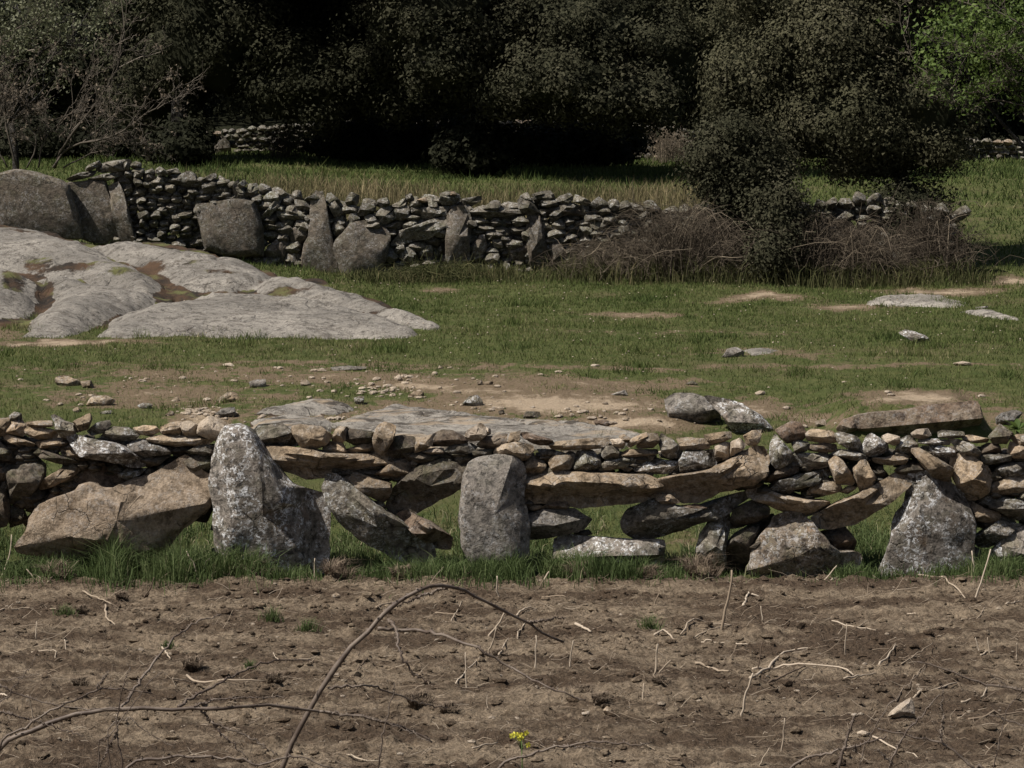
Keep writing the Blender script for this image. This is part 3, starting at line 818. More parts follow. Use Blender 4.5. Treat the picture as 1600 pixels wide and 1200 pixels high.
bst('F','b',[(415,200),(500,160),(600,145),(580,180),(450,212)])
bst('F','b',[(555,200),(620,175),(750,150),(755,180),(650,215),(570,215)])
bst('F','bs',[(1225,355),(1390,340),(1590,338),(1612,400),(1632,520),(1645,680),(1500,680),(1350,660),(1285,640)],-.1,**SL)
bst('F','b',[(1110,190),(1180,150),(1220,170),(1240,240),(1140,260)])
bst('F','b',[(1240,210),(1340,160),(1355,190),(1300,235),(1250,235)])
bst('F','b',[(1340,200),(1430,205),(1440,245),(1370,250)])
bst('F','b',[(1380,260),(1440,255),(1445,330),(1385,335)])
bst('F','b',[(1450,240),(1490,200),(1495,240),(1480,330),(1450,300)])
bst('F','b',[(1480,335),(1495,250),(1530,260),(1535,335)])
bst('F','b',[(1535,260),(1600,225),(1615,250),(1600,330),(1545,330)])
bst('F','b',[(945,220),(1000,185),(1070,200),(1030,235),(960,255)])
bst('F','b',[(1030,150),(1100,130),(1125,160),(1060,185)])
bst('F','b',[(815,110),(850,88),(882,100),(880,130),(830,135)])
bst('G','bs',[(605,560),(650,480),(730,480),(740,540),(660,640),(610,600)])
bst('G','bs',[(590,660),(630,625),(690,680),(680,780),(560,770)])
bst('G','bs',[(510,660),(560,590),(600,540),(605,620),(550,740)])
bst('G','bs',[(430,680),(500,600),(560,560),(570,600),(490,730)])
bst('G','bs',[(735,560),(740,330),(770,270),(830,310),(850,430),(870,560),(930,830),(830,830),(680,790),(700,600)],-.12,thick=.35,boxy=.35)
bst('G','bs',[(890,600),(1000,480),(1080,465),(1200,510),(1230,560),(1220,650),(1180,780),(960,830),(930,780),(900,660)],-.1,**SL)
bst('G','b',[(1110,440),(1200,375),(1300,365),(1300,430),(1170,500),(1110,470)])
bst('G','b',[(1240,600),(1340,510),(1500,450),(1600,430),(1600,490),(1500,560),(1250,620)],-.08,under=.3)
bst('G','b',[(520,400),(650,390),(740,430),(730,460),(560,450)])
bst('G','b',[(430,500),(500,450),(620,490),(600,510),(440,515)])
bst('G','b',[(1420,380),(1530,375),(1600,370),(1600,400),(1450,470)])
bst('G','b',[(410,330),(440,330),(475,390),(440,410),(415,380)])
bst('G','b',[(425,450),(520,330),(560,310),(540,370),(470,450)],-.05)
bst('G','b',[(1330,300),(1370,290),(1395,330),(1360,350)])
bst('G','t',[(1400,330),(1470,310),(1475,340),(1410,352)])
bst('H','bs',[(390,680),(400,450),(430,380),(510,370),(540,460),(530,600),(525,730),(400,720)],-.12,thick=.35,boxy=.35)
bst('H','b',[(540,400),(600,370),(740,365),(910,390),(880,420),(640,440),(560,440)])
bst('H','bs',[(890,560),(900,420),(960,420),(990,480),(1010,600),(1035,770),(920,750)],-.12,thick=.35,boxy=.35)
bst('H','bs',[(1020,570),(1080,580),(1130,650),(1125,780),(1040,770)],-.08)
bst('H','bs',[(990,390),(1100,370),(1240,365),(1250,430),(1000,420)])
bst('H','bs',[(540,620),(580,560),(630,550),(640,640),(570,720)])
bst('H','bs',[(750,600),(880,580),(910,640),(905,740),(780,700)])
bst('H','bs',[(630,540),(760,500),(780,560),(700,600)])
bst('H','b',[(350,290),(400,272),(440,290),(430,320),(360,325)])
bst('H','t',[(400,285),(440,275),(455,295),(430,312)],-.05)
bst('H','b',[(915,300),(960,280),(1000,290),(985,315)])
BTX = np.array([180, 220, 260, 340, 400, 470, 560, 620, 690, 760, 800, 830, 900, 960, 1040, 1130, 1230, 1290, 1350, 1420, 1490])
BTY = np.array([255, 262, 268, 280, 290, 303, 312, 316, 302, 318, 322, 300, 308, 318, 322, 322, 320, 312, 308, 318, 325])
BBX = np.array([180, 300, 420, 560, 700, 900, 1100, 1300, 1490])
BBY = np.array([372, 392, 412, 432, 425, 425, 432, 432, 432])
nb = 0
for pts, m, dy, o in BS:
    o = dict(o); th = o.pop('thick', None)
    if th is None: th = .34
    N = o.pop('N', 22)
    mm = m
    poly_stone('stone', pts, YB + dy, M[mm], back, th, 300 + nb, N=N, rings=8, **o); nb += 1
polys = [b[0] for b in BS]
# courses of small stones between the big ones; the first 300 become parts, the rest one joined part
small = []
for x0 in range(180, 1490, 1):
    pass
for xa, xb, ha, hb, wa_, wb_ in ((176, 400, 9, 13, 13, 25), (396, 970, 10, 16, 16, 40), (960, 1490, 12, 17, 18, 40)):
    yoff = ha * .5
    while yoff < 150:
        hrow = rng.uniform(ha, hb)
        x = xa + rng.uniform(0, 12)
        while x < xb:
            w = rng.uniform(wa_, wb_); cx = x + w / 2
            top = np.interp(cx, BTX, BTY); bot = np.interp(cx, BBX, BBY)
            y = top + yoff + rng.uniform(-3, 3)
            x += w * .90
            if y > bot + 4: continue
            if any(inside(p, cx, y) and edge_dist(p, cx, y) > 5.5 for p in polys): continue
            small.append((cx, y, w, hrow * rng.uniform(1.15, 1.55), cx > 960 and yoff > 30))
        yoff += hrow * .9
small.sort(key=lambda s: s[4])
g = Geo()
for k, (cx, y, w, h, hid) in enumerate(small):
    tilt = rng.normal(0, .22 if cx < 330 else .42); n = rng.integers(4, 8)
    if rng.uniform() < .12: w, h = h * 1.2, w * .8
    pts = []
    for a in np.sort(rng.uniform(0, .8, n) + np.arange(n)) / n * 2 * math.pi:
        ex, ey = math.cos(a) * w / 2, math.sin(a) * h / 2 * 1.05
        ex = math.copysign(abs(math.cos(a)) ** .7, ex) * w / 2; ey = math.copysign(abs(math.sin(a)) ** .7, ey) * h / 2
        pts.append((cx + ex * math.cos(tilt) - ey * math.sin(tilt), y + ex * math.sin(tilt) + ey * math.cos(tilt)))
    dyy = rng.uniform(-.06, .10)
    if nb < 298:
        poly_stone('stone', pts, YB + dyy, M['b'], back, rng.uniform(.25, .36), 600 + k, N=14, rings=6, nf=5, rough=1.3); nb += 1
    else:
        W = unproj([p[0] for p in pts], [p[1] for p in pts], YB + dyy); c0 = W.mean(0)
        V, T, Q = stone_arrays(W[:, [0, 2]] - c0[[0, 2]], .3, 600 + k, N=12, rings=5, nf=4)
        g.add(V + c0, T, Q, .5)
# core of wedged stones
for k in range(950):
    x = rng.uniform(185, 1490); y = rng.uniform(np.interp(x, BTX, BTY) + 12, np.interp(x, BBX, BBY))
    V, T = ICO[0]
    g.add(V * [.12, .11, .08] * (1 + .2 * noise(V * 1.5 + k, 6))[:, None] + unproj(x, y, YB + rng.uniform(.10, .2)), T, None, .5)
rw = g.build('wedged_stones', M['b'], back, None, sharp=35)
rw.location = -np.array(back.location)
rw['kind'] = 'stuff'

# ------------------------------------------------------------------ far wall
YF = 60.0
farw = empty('far_stone_wall', (0, YF, 2.8))
tag(farw, 'distant stone wall glimpsed under the dark oaks', 'wall')
FTX = [150, 320, 440, 540, 620, 760, 900, 1020, 1100, 1500, 1620]; FTY = [215, 206, 196, 190, 188, 190, 190, 196, 206, 216, 222]
fn = 0
fp = [(325, 225), (330, 215), (345, 210), (358, 222), (362, 248), (325, 250)]
poly_stone('stone', fp, YF - .1, M['bs'], farw, .4, 5000, N=16, rings=6)
gf = Geo()
yoff = 3.0
while yoff < 56:
    hrow = rng.uniform(6.5, 9.5); x = 170.
    while x < 1640:
        w = rng.uniform(10, 20); cx = x + w / 2; x += w * .93
        y = np.interp(cx, FTX, FTY) + yoff + rng.uniform(-1.5, 1.5)
        if inside(fp, cx, y): continue
        vis = (300 < cx < 450 and yoff < 50) or (1015 < cx < 1110) or cx > 1515 or (540 < cx < 680 and yoff < 8) or (800 < cx < 1000 and yoff < 8)
        h = hrow * rng.uniform(1, 1.3); tilt = rng.normal(0, .25)
        pts = []
        for a in (np.arange(6) + rng.uniform(0, .6, 6)) / 6 * 2 * math.pi:
            ex, ey = math.cos(a) * w / 2, math.sin(a) * h / 2
            pts.append((cx + ex * math.cos(tilt) - ey * math.sin(tilt), y + ex * math.sin(tilt) + ey * math.cos(tilt)))
        if vis and fn < 290:
            poly_stone('stone', pts, YF + rng.uniform(-.08, .08), M['t' if rng.uniform() < .08 else 'b'], farw, .35, 5001 + fn, N=10, rings=5, nf=4); fn += 1
        elif not vis:
            c0 = unproj(cx, y, YF); V, T = ICO[1]
            gf.add(V * [w / 2 / F * YF, .2, h / 2 / F * YF] * (1 + .25 * noise(V * 1.5 + cx, 6))[:, None] + c0, T, None, .5)
    yoff += hrow * .93
rw = gf.build('shaded_stones', M['b'], farw, None, smooth=False)
rw.location = -np.array(farw.location)
rw['kind'] = 'stuff'

# ------------------------------------------------------------------ bedrock sheets
def sheet(name, lobes, basefn, H, seed, mat, label, hull_pad=10, step=(4, 2), soft=14, crack=.6, ledge=.02, sy=2.6, moss_pts=(), cat='rock', tilt_cracks=()):
    allp = np.array([p for l in lobes for p in l], float)
    x0, y0 = allp.min(0) - 24; x1, y1 = allp.max(0) + 16
    gx, gy = np.meshgrid(np.arange(x0, x1, step[0]), np.arange(y0, y1, step[1]))
    W = basefn(gx, gy)
    best = np.full(gx.shape, -1e9)
    wobx = 5 * n2(gx * .05, gy * .12, seed) + 2.5 * n2(gx * .16, gy * .4, seed + 1)
    woby = 2.0 * n2(gx * .05, gy * .12, seed + 2) + 1.0 * n2(gx * .2, gy * .5, seed + 3)
    for l in lobes:
        ls = [(a, b * sy) for a, b in l]
        d = edge_dist(ls, gx + wobx, (gy + woby) * sy); ins = inside(ls, gx + wobx, (gy + woby) * sy)
        best = np.maximum(best, np.where(ins, d, -d) + 2)
    up = H * (1 - np.exp(-np.maximum(best, 0) / soft))
    out = np.maximum(-best, 0)
    dz = up - H - np.clip(out / 14, 0, 1) * .07 * crack - np.clip((out - 26) / 20, 0, 3) * .35
    X, Y = W[..., 0], W[..., 1]
    rg = fbm2(X * .9, Y * 1.6, 5, seed + 5)
    terr = np.round(rg * 4 + .8 * n2(X * 1.3, Y * 2.2, seed + 6)) / 4
    dz = dz + .06 * rg + ledge * terr + .006 * fbm2(X * 9, Y * 11, 3, seed + 7)
    crk = np.abs(fbm2(X * .8 + Y * .5, Y * 1.1 - X * .25, 4, seed + 9))
    dz = dz - .035 * np.exp(-(crk / .022) ** 2) * (best > 6)
    mossv = np.clip(.62 - (best + 2) / 6, 0, .72)
    for cx, cy, rx, ry, k in moss_pts:
        mossv = np.maximum(mossv, k * np.exp(-(((gx - cx) / rx) ** 2 + ((gy - cy) / ry) ** 2)))
    Z = W[..., 2] + dz
    V = np.stack([X, Y, Z], -1).reshape(-1, 3)
    o = link_mesh(name, V, grid_faces(*gx.shape), mat, attrs={'moss': mossv.ravel()})
    tag(o, label, cat)
    return o

def outcrop_base(gx, gy):
    Y = 30.0 + (535 - gy) / 190 * 7.0
    W = unproj(gx, gy, Y); W[..., 2] += .07 + .09 * sstep(430, 510, gy) - .05 * sstep(450, 400, gy) * sstep(250, 450, gx)
    return W
LOBES = [
    [(150, 532), (175, 505), (240, 474), (330, 449), (420, 452), (520, 472), (600, 494), (645, 508), (662, 522), (655, 534), (400, 536), (200, 536)],
    [(398, 432), (420, 416), (480, 424), (545, 448), (610, 474), (690, 504), (680, 511), (630, 506), (560, 487), (450, 452), (410, 444)],
    [(120, 372), (200, 366), (300, 378), (385, 392), (425, 412), (400, 430), (360, 437), (300, 432), (235, 405), (175, 385)],
    [(-60, 343), (60, 349), (130, 366), (165, 388), (215, 410), (250, 432), (235, 446), (120, 424), (60, 412), (-60, 395)],
    [(62, 428), (120, 428), (240, 452), (238, 462), (180, 490), (130, 518), (100, 532), (28, 532), (62, 490), (95, 450)],
    [(-60, 400), (30, 414), (52, 432), (52, 470), (30, 490), (-60, 498)],
]
sheet('granite_outcrop', LOBES, outcrop_base, .20, 70, M_ROCK, 'huge rounded grey granite outcrop with mossy cracks on the left of the meadow',
      soft=30, ledge=.055, moss_pts=[(230, 406, 48, 8, .74), (110, 412, 80, 5, .68), (290, 440, 40, 5, .70), (190, 424, 50, 5, .64), (270, 465, 50, 10, .55), (60, 405, 40, 10, .6), (300, 408, 60, 6, .5), (350, 420, 50, 8, .55), (20, 440, 30, 25, .62), (70, 440, 20, 10, .8), (440, 447, 60, 5, .7), (560, 488, 60, 4, .7), (420, 425, 30, 6, .6), (40, 362, 60, 3, .6)])

_gh = {}
def ground_base(lift=0.0):
    def f(gx, gy):
        Y = ground_hit(gx.ravel(), gy.ravel()).reshape(gx.shape)
        W = unproj(gx, gy, Y); W[..., 2] += lift
        return W
    return f
sheet('flat_bedrock', [
    [(400, 645), (440, 636), (520, 632), (550, 640), (530, 648), (430, 650)],
    [(560, 650), (620, 636), (690, 647), (780, 660), (880, 664), (970, 672), (1010, 686), (960, 705), (700, 705), (560, 690), (520, 668)],
    [(395, 662), (470, 652), (520, 664), (500, 690), (400, 690)],
], ground_base(.05), .05, 90, M_ROCKS, 'flat sheet of grey bedrock showing above the middle of the front wall', soft=8, ledge=.03, sy=3, cat='rock')
sheet('pale_bedrock', [
    [(1352, 474), (1375, 465), (1400, 462), (1468, 463), (1506, 470), (1525, 476), (1490, 482), (1450, 478), (1394, 478)],
    [(1498, 488), (1540, 486), (1574, 493), (1590, 500), (1545, 496)],
], ground_base(.04), .05, 110, M_ROCK2, 'low pale bedrock slab beside the sandy track on the right', soft=8, sy=3, ledge=.008)
sheet('sunken_bedrock', [[(1160, 548), (1190, 544), (1214, 547), (1205, 552), (1175, 554)]], ground_base(.03), .04, 120, M_ROCK, 'thin flat grey rock flush with the grass beside a small domed rock', soft=6, sy=3)

# ------------------------------------------------------------------ loose rocks of the meadow
def z1(p): return [(x * .375, 520 + y * .375) for x, y in p]
def z2(p): return [(500 + x * .375, 520 + y * .375) for x, y in p]
def z3(p): return [(1000 + x * .375, 420 + y * .375) for x, y in p]
LR = [
    ('boulder', 't', z1([(235,185),(270,180),(330,200),(340,225),(270,225),(238,208)]), 'pale tan rock on the left grass, larger half of a split pair'),
    ('boulder', 't', z1([(335,203),(380,198),(392,225),(352,234)]), 'small end block broken off the pale tan rock on the left grass'),
    ('boulder', 't', z1([(362,290),(385,265),(440,262),(478,280),(455,297),(400,307),(363,307)]), 'rounded tan rock just above the left end of the front wall'),
    ('boulder', 't', z1([(905,275),(945,247),(985,250),(988,270),(955,292),(915,297)]), 'tilted brown block lying on bare earth above a rubble pile'),
    ('boulder', 'p', z1([(1038,205),(1075,195),(1105,195),(1108,215),(1080,232),(1045,227)]), 'grey squarish rock on the bare slope right of the tilted brown block'),
    ('pebble', 'w', z1([(1253,207),(1275,192),(1297,210),(1270,224),(1255,222)]), 'small pointed pale stone alone on the brown slope'),
    ('pebble', 't', z1([(303,320),(325,308),(339,322),(318,334)]), 'round tan cobble left below the rounded tan rock'),
    ('pebble', 't', z1([(718,275),(740,267),(750,280),(730,287)]), 'little round tan stone on grass between two larger brown rocks'),
    ('pebble', 'g', z1([(573,302),(600,292),(630,296),(632,308),(600,318)]), 'dark flat stone above the stones of the left wall top'),
    ('pebble', 'w', z1([(926,130),(960,125),(982,135),(945,142)]), 'white flat stone at the lower edge of the green strip'),
    ('pebble', 'w', z1([(1318,152),(1345,145),(1367,158),(1335,164)]), 'small white wedge stone left of a long flat grey stone'),
    ('boulder', 'p', z1([(1378,144),(1440,138),(1527,142),(1500,157),(1400,157)]), 'long flat grey stone at the edge of the bare earth'),
    ('boulder', 'p', z1([(878,342),(930,315),(978,310),(982,337),(900,355)]), 'thin grey slab leaning behind the pale block on the wall top'),
    ('pebble', 't', z1([(688,337),(710,325),(728,330),(722,347),(695,347)]), 'pale stone left of the small rubble pile'),
    ('pebble', 'g', z1([(415,332),(440,325),(467,324),(460,334),(430,340)]), 'flat grey stone sunk in grass under the rounded tan rock'),
    ('pebble', 'w', z2([(303,187),(330,172),(342,190),(320,200)]), 'cream pointed stone above the heap of white rubble'),
    ('boulder', 't', z2([(368,257),(400,243),(430,245),(435,262),(400,272),(370,267)]), 'oval tan rock resting on the top edge of the flat bedrock'),
    ('boulder', 'g', z2([(588,292),(620,265),(660,262),(682,285),(660,307),(610,307)]), 'rough dark grey lump sitting on an earth mound at the sandy slope'),
    ('boulder', 'd', z2([(846,347),(858,327),(915,330),(919,354),(880,358),(850,354)]), 'dark brown block lying on the pale bedrock by the sand'),
    ('boulder', 'r', z2([(1138,370),(1175,362),(1217,370),(1205,390),(1160,387)]), 'flat reddish brown stone at the right end of the flat bedrock'),
    ('pebble', 't', z2([(653,202),(675,196),(680,215),(660,220)]), 'left of two small tan stones touching on the slope'),
    ('pebble', 't', z2([(685,205),(705,201),(722,205),(718,218),(690,218)]), 'right of two small tan stones touching on the slope'),
    ('pebble', 'd', z2([(743,327),(765,320),(772,338),(750,342)]), 'small dark stone below the rough grey lump'),
    ('pebble', 'g', z2([(143,272),(165,265),(182,267),(184,297),(150,300)]), 'grey cobble left of the heap of white rubble'),
    ('pebble', 'p', z2([(1208,252),(1270,238),(1280,252),(1220,262)]), 'flat pale stone in short grass left of the grey boulder'),
    ('pebble', 'w', z2([(250,242),(285,230),(292,245),(260,252)]), 'white stone on top of the rubble heap'),
    ('boulder', 'p', z3([(333,370),(365,335),(400,326),(434,345),(428,362),(380,372)]), 'small domed grey rock alone in the green meadow'),
    ('boulder', 'l', z3([(1078,267),(1110,255),(1150,262),(1190,280),(1222,307),(1200,320),(1150,302),(1100,280)]), 'slanting grey lichened rock in the grass on the right'),
    ('pebble', 'w', z3([(1303,394),(1345,385),(1382,392),(1340,404)]), 'flat whitish stone on the bare line in the right meadow'),
    ('boulder', 'p', z3([(100,545),(130,527),(220,522),(280,543),(320,580),(345,620),(280,645),(190,645),(130,620),(108,580)]), 'big smooth grey boulder above the wall, left of its cracked neighbour'),
    ('boulder', 'l', z3([(272,535),(350,540),(430,570),(500,610),(548,640),(530,700),(430,700),(380,650),(340,612),(305,570)]), 'cracked grey boulder sloping down to the wall top'),
    ('pebble', 'w', z3([(728,637),(770,625),(780,650),(742,662)]), 'small pale stone between the cracked boulder and the long ledge'),
    ('pebble', 'w', z3([(478,517),(500,508),(522,510),(520,522),(490,527)]), 'small pale flat stone in the grass above the cracked boulder'),
    ('pebble', 'd', z3([(183,477),(220,465),(242,475),(200,484)]), 'small dark flat stone in grass above the smooth grey boulder'),
    ('pebble', 'p', z3([(1398,160),(1450,155),(1447,170),(1405,170)]), 'small grey stone at the right tip of the pale bedrock slab'),
    ('boulder', 'p', z3([(1483,622),(1510,600),(1570,590),(1595,600),(1545,650),(1490,660)]), 'grey rock beside the green leafy plant at the right edge'),
    ('pebble', 'b', z3([(1250,8),(1275,-10),(1300,-6),(1310,8),(1280,14)]), 'grey stone in shade at the foot of the right oak'),
    ('pebble', 'b', z3([(1312,6),(1335,-4),(1356,6),(1340,16)]), 'lighter stone in shade at the foot of the right oak'),
]
for i, (nm, m, pts, lab) in enumerate(LR):
    a = np.array(pts); cx = a[:, 0].mean(); yb = a[:, 1].max()
    Y = float(ground_hit([cx], [yb - .10 * np.ptp(a[:, 1])])[0])
    w = np.ptp(a[:, 0]) / F * Y; h = np.ptp(a[:, 1]) / F * Y
    th = min(max(h * 1.2, w * .55), .9)
    # push the foot of the stone slightly into the ground
    pts2 = [(x, y + (1.5 + .10 * np.ptp(a[:, 1]) if y > (a[:, 1].min() + yb) / 2 else 0)) for x, y in pts]
    o = poly_stone(nm, pts2, Y + th * .12, M[m], None, th, 2000 + i, N=28, rings=10, boxy=.5, rough=1.2)
    tag(o, lab, 'rock')

# ledge stone with a sandy top on the right
lg = empty('ledge_stone', tuple(unproj(1420, 690, 24.4)))
tag(lg, 'long brown ledge stone holding back a sandy bank on the right', 'rock')
pl = z3([(905, 612), (1000, 600), (1150, 582), (1300, 566), (1388, 556), (1396, 600), (1385, 660), (1300, 700), (980, 705), (905, 690)])
poly_stone('stone', pl, 24.4, M['r'], lg, .34, 3001, N=50, rings=12, boxy=.3, under=.6, nf=5)
pl = z3([(820, 665), (850, 632), (905, 612), (915, 660), (900, 695), (830, 690)])
poly_stone('stone', pl, 24.4, M['r'], lg, .3, 3002, N=26, rings=9, boxy=.4)

# ------------------------------------------------------------------ grass
def blades(pts, h, w, lean, tone, seg=1, seed=0):
    r = np.random.default_rng(seed)
    n = len(pts); g = Geo()
    a = r.uniform(0, 2 * math.pi, n); side = np.stack([np.cos(a), np.sin(a), np.zeros(n)], -1)
    b = r.uniform(0, 2 * math.pi, n)
    ld = np.stack([np.cos(b), np.sin(b), np.zeros(n)], -1) * (lean * h)[:, None]
    up = np.array([0, 0, 1.0])
    if seg == 1:
        V = np.stack([pts - side * w[:, None] / 2, pts + side * w[:, None] / 2, pts + up * h[:, None] + ld], 1)
        T = np.arange(n * 3).reshape(-1, 3)
        g.add(V.reshape(-1, 3), T, None, np.repeat(tone, 3))
    else:
        m = pts + up * (h * .6)[:, None] + ld * .3
        V = np.stack([pts - side * w[:, None] / 2, pts + side * w[:, None] / 2, m + side * w[:, None] * .36, m - side * w[:, None] * .36,
                      pts + up * (h * (1 - lean * .25))[:, None] + ld], 1)
        i = np.arange(n)[:, None] * 5
        Q = i + np.array([[0, 1, 2, 3]]); T = i + np.array([[3, 2, 4]])
        g.add(V.reshape(-1, 3), T, Q, np.repeat(tone, 5))
    return g

def scatter_fan(n, y0, y1, pad=170, pw=1.0):
    """random points of the visible fan, uniform over the ground"""
    u = rng.uniform(0, 1, n)
    Y = np.sqrt(y0 ** 2 + u * (y1 ** 2 - y0 ** 2)) if pw == 1 else y0 + (y1 - y0) * u ** pw
    px = rng.uniform(-pad, 1600 + pad, n)
    return (px - 800) / F * Y, Y

def meadow_grass(n, y0, y1, hmin, hmax, wd, name, mat, label, tb=.45, seed=0, seg=1, pw=1.0, lean=.5):
    X, Y = scatter_fan(n, y0, y1, pw=pw)
    s = sand_at(X, Y)
    pat = fbm2(X * .8, Y * .8, 3, 40); clump = fbm2(X * 4.5, Y * 4.5, 3, 44)
    keep = (s + .5 * fbm2(X * 3.5, Y * 4, 4, 47) < .30 + .6 * rng.uniform(0, 1, n) ** 3) & (clump > -.25 - .4 * rng.uniform(0, 1, n))
    X, Y, pat, clump, s = X[keep], Y[keep], pat[keep], clump[keep], s[keep]
    Z = terrain(X, Y)
    h = (hmin + (hmax - hmin) * rng.uniform(0, 1, len(X)) ** 2) * (1 + .9 * np.maximum(clump, 0)) * (1 - .5 * np.clip(s, 0, 1))
    tone = np.clip(tb + .38 * pat + .16 * rng.normal(0, 1, len(X)) + .5 * np.clip(s, 0, .6) + .14 * clump, 0, 1)
    tf = n2(X * 2.6, Y * 2.6, 49); h = h * (1 + 1.3 * sstep(.42, .7, tf)); tone = np.clip(tone - .2 * sstep(.42, .7, tf) + .35 * sstep(.5, .75, n2(X * 1.9, Y * 2.4, 53)) * rng.uniform(0, 1, len(X)), 0, 1)
    g = blades(np.stack([X, Y, Z - .01], -1), h, np.full(len(X), wd) * (Y / 30), rng.uniform(.1, lean * 2, len(X)), tone, seg, seed)
    o = g.build(name, mat, smooth=False)
    tag(o, label, 'grass', kind='stuff'); return o
meadow_grass(370000, 21.6, 38.6, .02, .055, .011, 'meadow_grass', MG, 'short green meadow grass with bare patches', .42, 1)
meadow_grass(90000, 36.5, 60, .04, .115, .016, 'upper_meadow_grass', MG, 'taller green grass of the meadow beyond the older wall', .30, 2)
g = Geo(); X, Y = scatter_fan(420, 27, 37.5); kp = sand_at(X, Y) < .3; X, Y = X[kp], Y[kp]
for x, y in zip(X, Y):
    V, T = ICO[0]; g.add(V * [.010, .010, .006] + [x, y, float(terrain(x, y)) + .05], T, None, .5)
tag(g.build('meadow_daisies', M['w'], smooth=True), 'tiny white daisies dotted over the meadow', kind='stuff')
# pale dry grass right behind the older wall
n = 26000
px = rng.uniform(180, 1150, n); Y = rng.uniform(39, 46, n); X = (px - 800) / F * Y
kp = (n2(X * 1.2, Y * 1.2, 80) > -.4) & ((px > 420) | (rng.uniform(0, 1, n) < .35))
X, Y = X[kp], Y[kp]
tone = np.clip(.64 + .3 * n2(X * .9, Y * .9, 81) + .16 * rng.normal(0, 1, len(X)), 0, 1)
g = blades(np.stack([X, Y, terrain(X, Y)], -1), rng.uniform(.18, .5, len(X)), np.full(len(X), .014), rng.uniform(.05, .6, len(X)), tone, 2, 5)
tag(g.build('dry_meadow_grass', MDRY, smooth=False), 'tall pale dry grass growing behind the older wall', 'grass', kind='stuff')
# tall grass at the foot of both walls
def foot(name, spots, mat, label, Yc, ysp, zf, hm, wd, tone0, seed, lean=.5):
    P = []; Hh = []
    for px, wpx, n, hh in spots:
        x = rng.normal(px, wpx / 2, n); Y = Yc + rng.normal(0, ysp, n)
        X = (x - 800) / F * Y
        P.append(np.stack([X, Y, zf(X, Y) - .01], -1)); Hh.append((.3 + .7 * rng.uniform(0, 1, n) ** 1.6) * hh * hm)
    P = np.concatenate(P); Hh = np.concatenate(Hh)
    ck = n2(P[:, 0] * 6, P[:, 1] * 6, seed + 3); kp = ck > .05 - .6 * rng.uniform(0, 1, len(P)); P = P[kp]; Hh = Hh[kp] * (1 + .45 * ck[kp])
    tone = np.clip(tone0 + .2 * n2(P[:, 0] * 3, P[:, 1] * 3, seed) + .16 * rng.normal(0, 1, len(P)), 0, 1)
    g = blades(P, Hh, np.full(len(P), wd), rng.uniform(.05, lean * 2, len(P)), tone, 2, seed)
    tag(g.build(name, mat, smooth=False), label, 'grass', kind='stuff')
FSP = [(0, 60, 1500, .8), (60, 60, 1300, .65), (125, 50, 1200, .9), (175, 40, 2000, 1.35), (215, 40, 1500, 1.05), (270, 50, 2200, 1.15), (325, 30, 1900, 1.3), (380, 50, 2000, .95),
       (440, 60, 1500, .6), (545, 20, 200, .4), (590, 40, 500, .5), (640, 50, 1100, .75), (700, 50, 1500, .8), (760, 60, 1600, .75), (820, 60, 1700, .9), (880, 70, 2200, .95),
       (950, 60, 1900, .9), (1010, 40, 700, .6), (1060, 40, 700, .6), (1100, 30, 300, .4), (1150, 60, 300, .3), (1310, 50, 900, .45), (1350, 40, 900, .5), (1400, 60, 500, .35), (1480, 60, 900, .55), (1540, 60, 1500, .75), (1600, 60, 1400, .8)]
foot('wall_foot_grass', FSP, MGT, 'tall dark green grass growing along the foot of the front wall', 20.50, .20, lambda X, Y: field_z(X, Y), .27, .0065, .45, 11)
FSP2 = [(x, 70, 1100, 1) for x in range(0, 1640, 60)]
foot('shaded_wall_grass', FSP2, MGT, 'green grass behind the front wall seen through its gaps', 21.55, .35, lambda X, Y: terrain(X, Y), .13, .008, .6, 12)
FSP3 = [(x, 60, 520 if x > 900 else 420, 1.5 if x > 900 else (1 if x > 620 else .7)) for x in range(560, 1500, 40)]
foot('rank_grass', FSP3, MDRY, 'rank dull grass along the foot of the older wall', 37.0, .35, lambda X, Y: terrain(X, Y), .26, .012, .22, 13)

# orange grass in the cracks of the outcrop is part of its moss; small flowers skipped
# ------------------------------------------------------------------ clods, pebbles, straw on the field
def lumps(name, n, smin, smax, mat, label, seed, ysel=(14.0, 20.5), squash=.6, cl=True, a=.5):
    r = np.random.default_rng(seed); g = Geo()
    V0, T0 = ICO[0]
    vs = []
    Y = np.sqrt(r.uniform(ysel[0] ** 2, ysel[1] ** 2, n)); X = (r.uniform(-60, 1660, n) - 800) / F * Y
    if cl:
        k = fbm2(X * 1.1, Y * 2.4, 3, seed) + .35 * r.normal(0, 1, n) > 0
        X, Y = X[k], Y[k]
    n = len(X)
    s = smin + (smax - smin) * r.uniform(0, 1, n) ** 5
    Z = field_z(X, Y)
    D = V0[None] * (1 + .5 * noise(V0[None] * 1.8 + r.uniform(0, 90, (n, 1, 1)), 7))[..., None]
    D = D * np.stack([s * r.uniform(.8, 1.5, n), s * r.uniform(.8, 1.3, n), s * squash * r.uniform(.8, 1.2, n)], -1)[:, None]
    V = D + np.stack([X, Y, Z + s * .15], -1)[:, None]
    T = (T0[None] + (np.arange(n) * len(V0))[:, None, None]).reshape(-1, 3)
    g.add(V.reshape(-1, 3), T, None, a)
    o = g.build(name, mat, smooth=False); tag(o, label, kind='stuff'); return o
lumps('soil_clods', 15000, .005, .034, M_SOIL, 'small brown soil clods scattered on the ploughed field', 31)
lumps('field_pebbles', 420, .006, .024, M['w'], 'small pale pebbles scattered on the ploughed field', 32, cl=False)
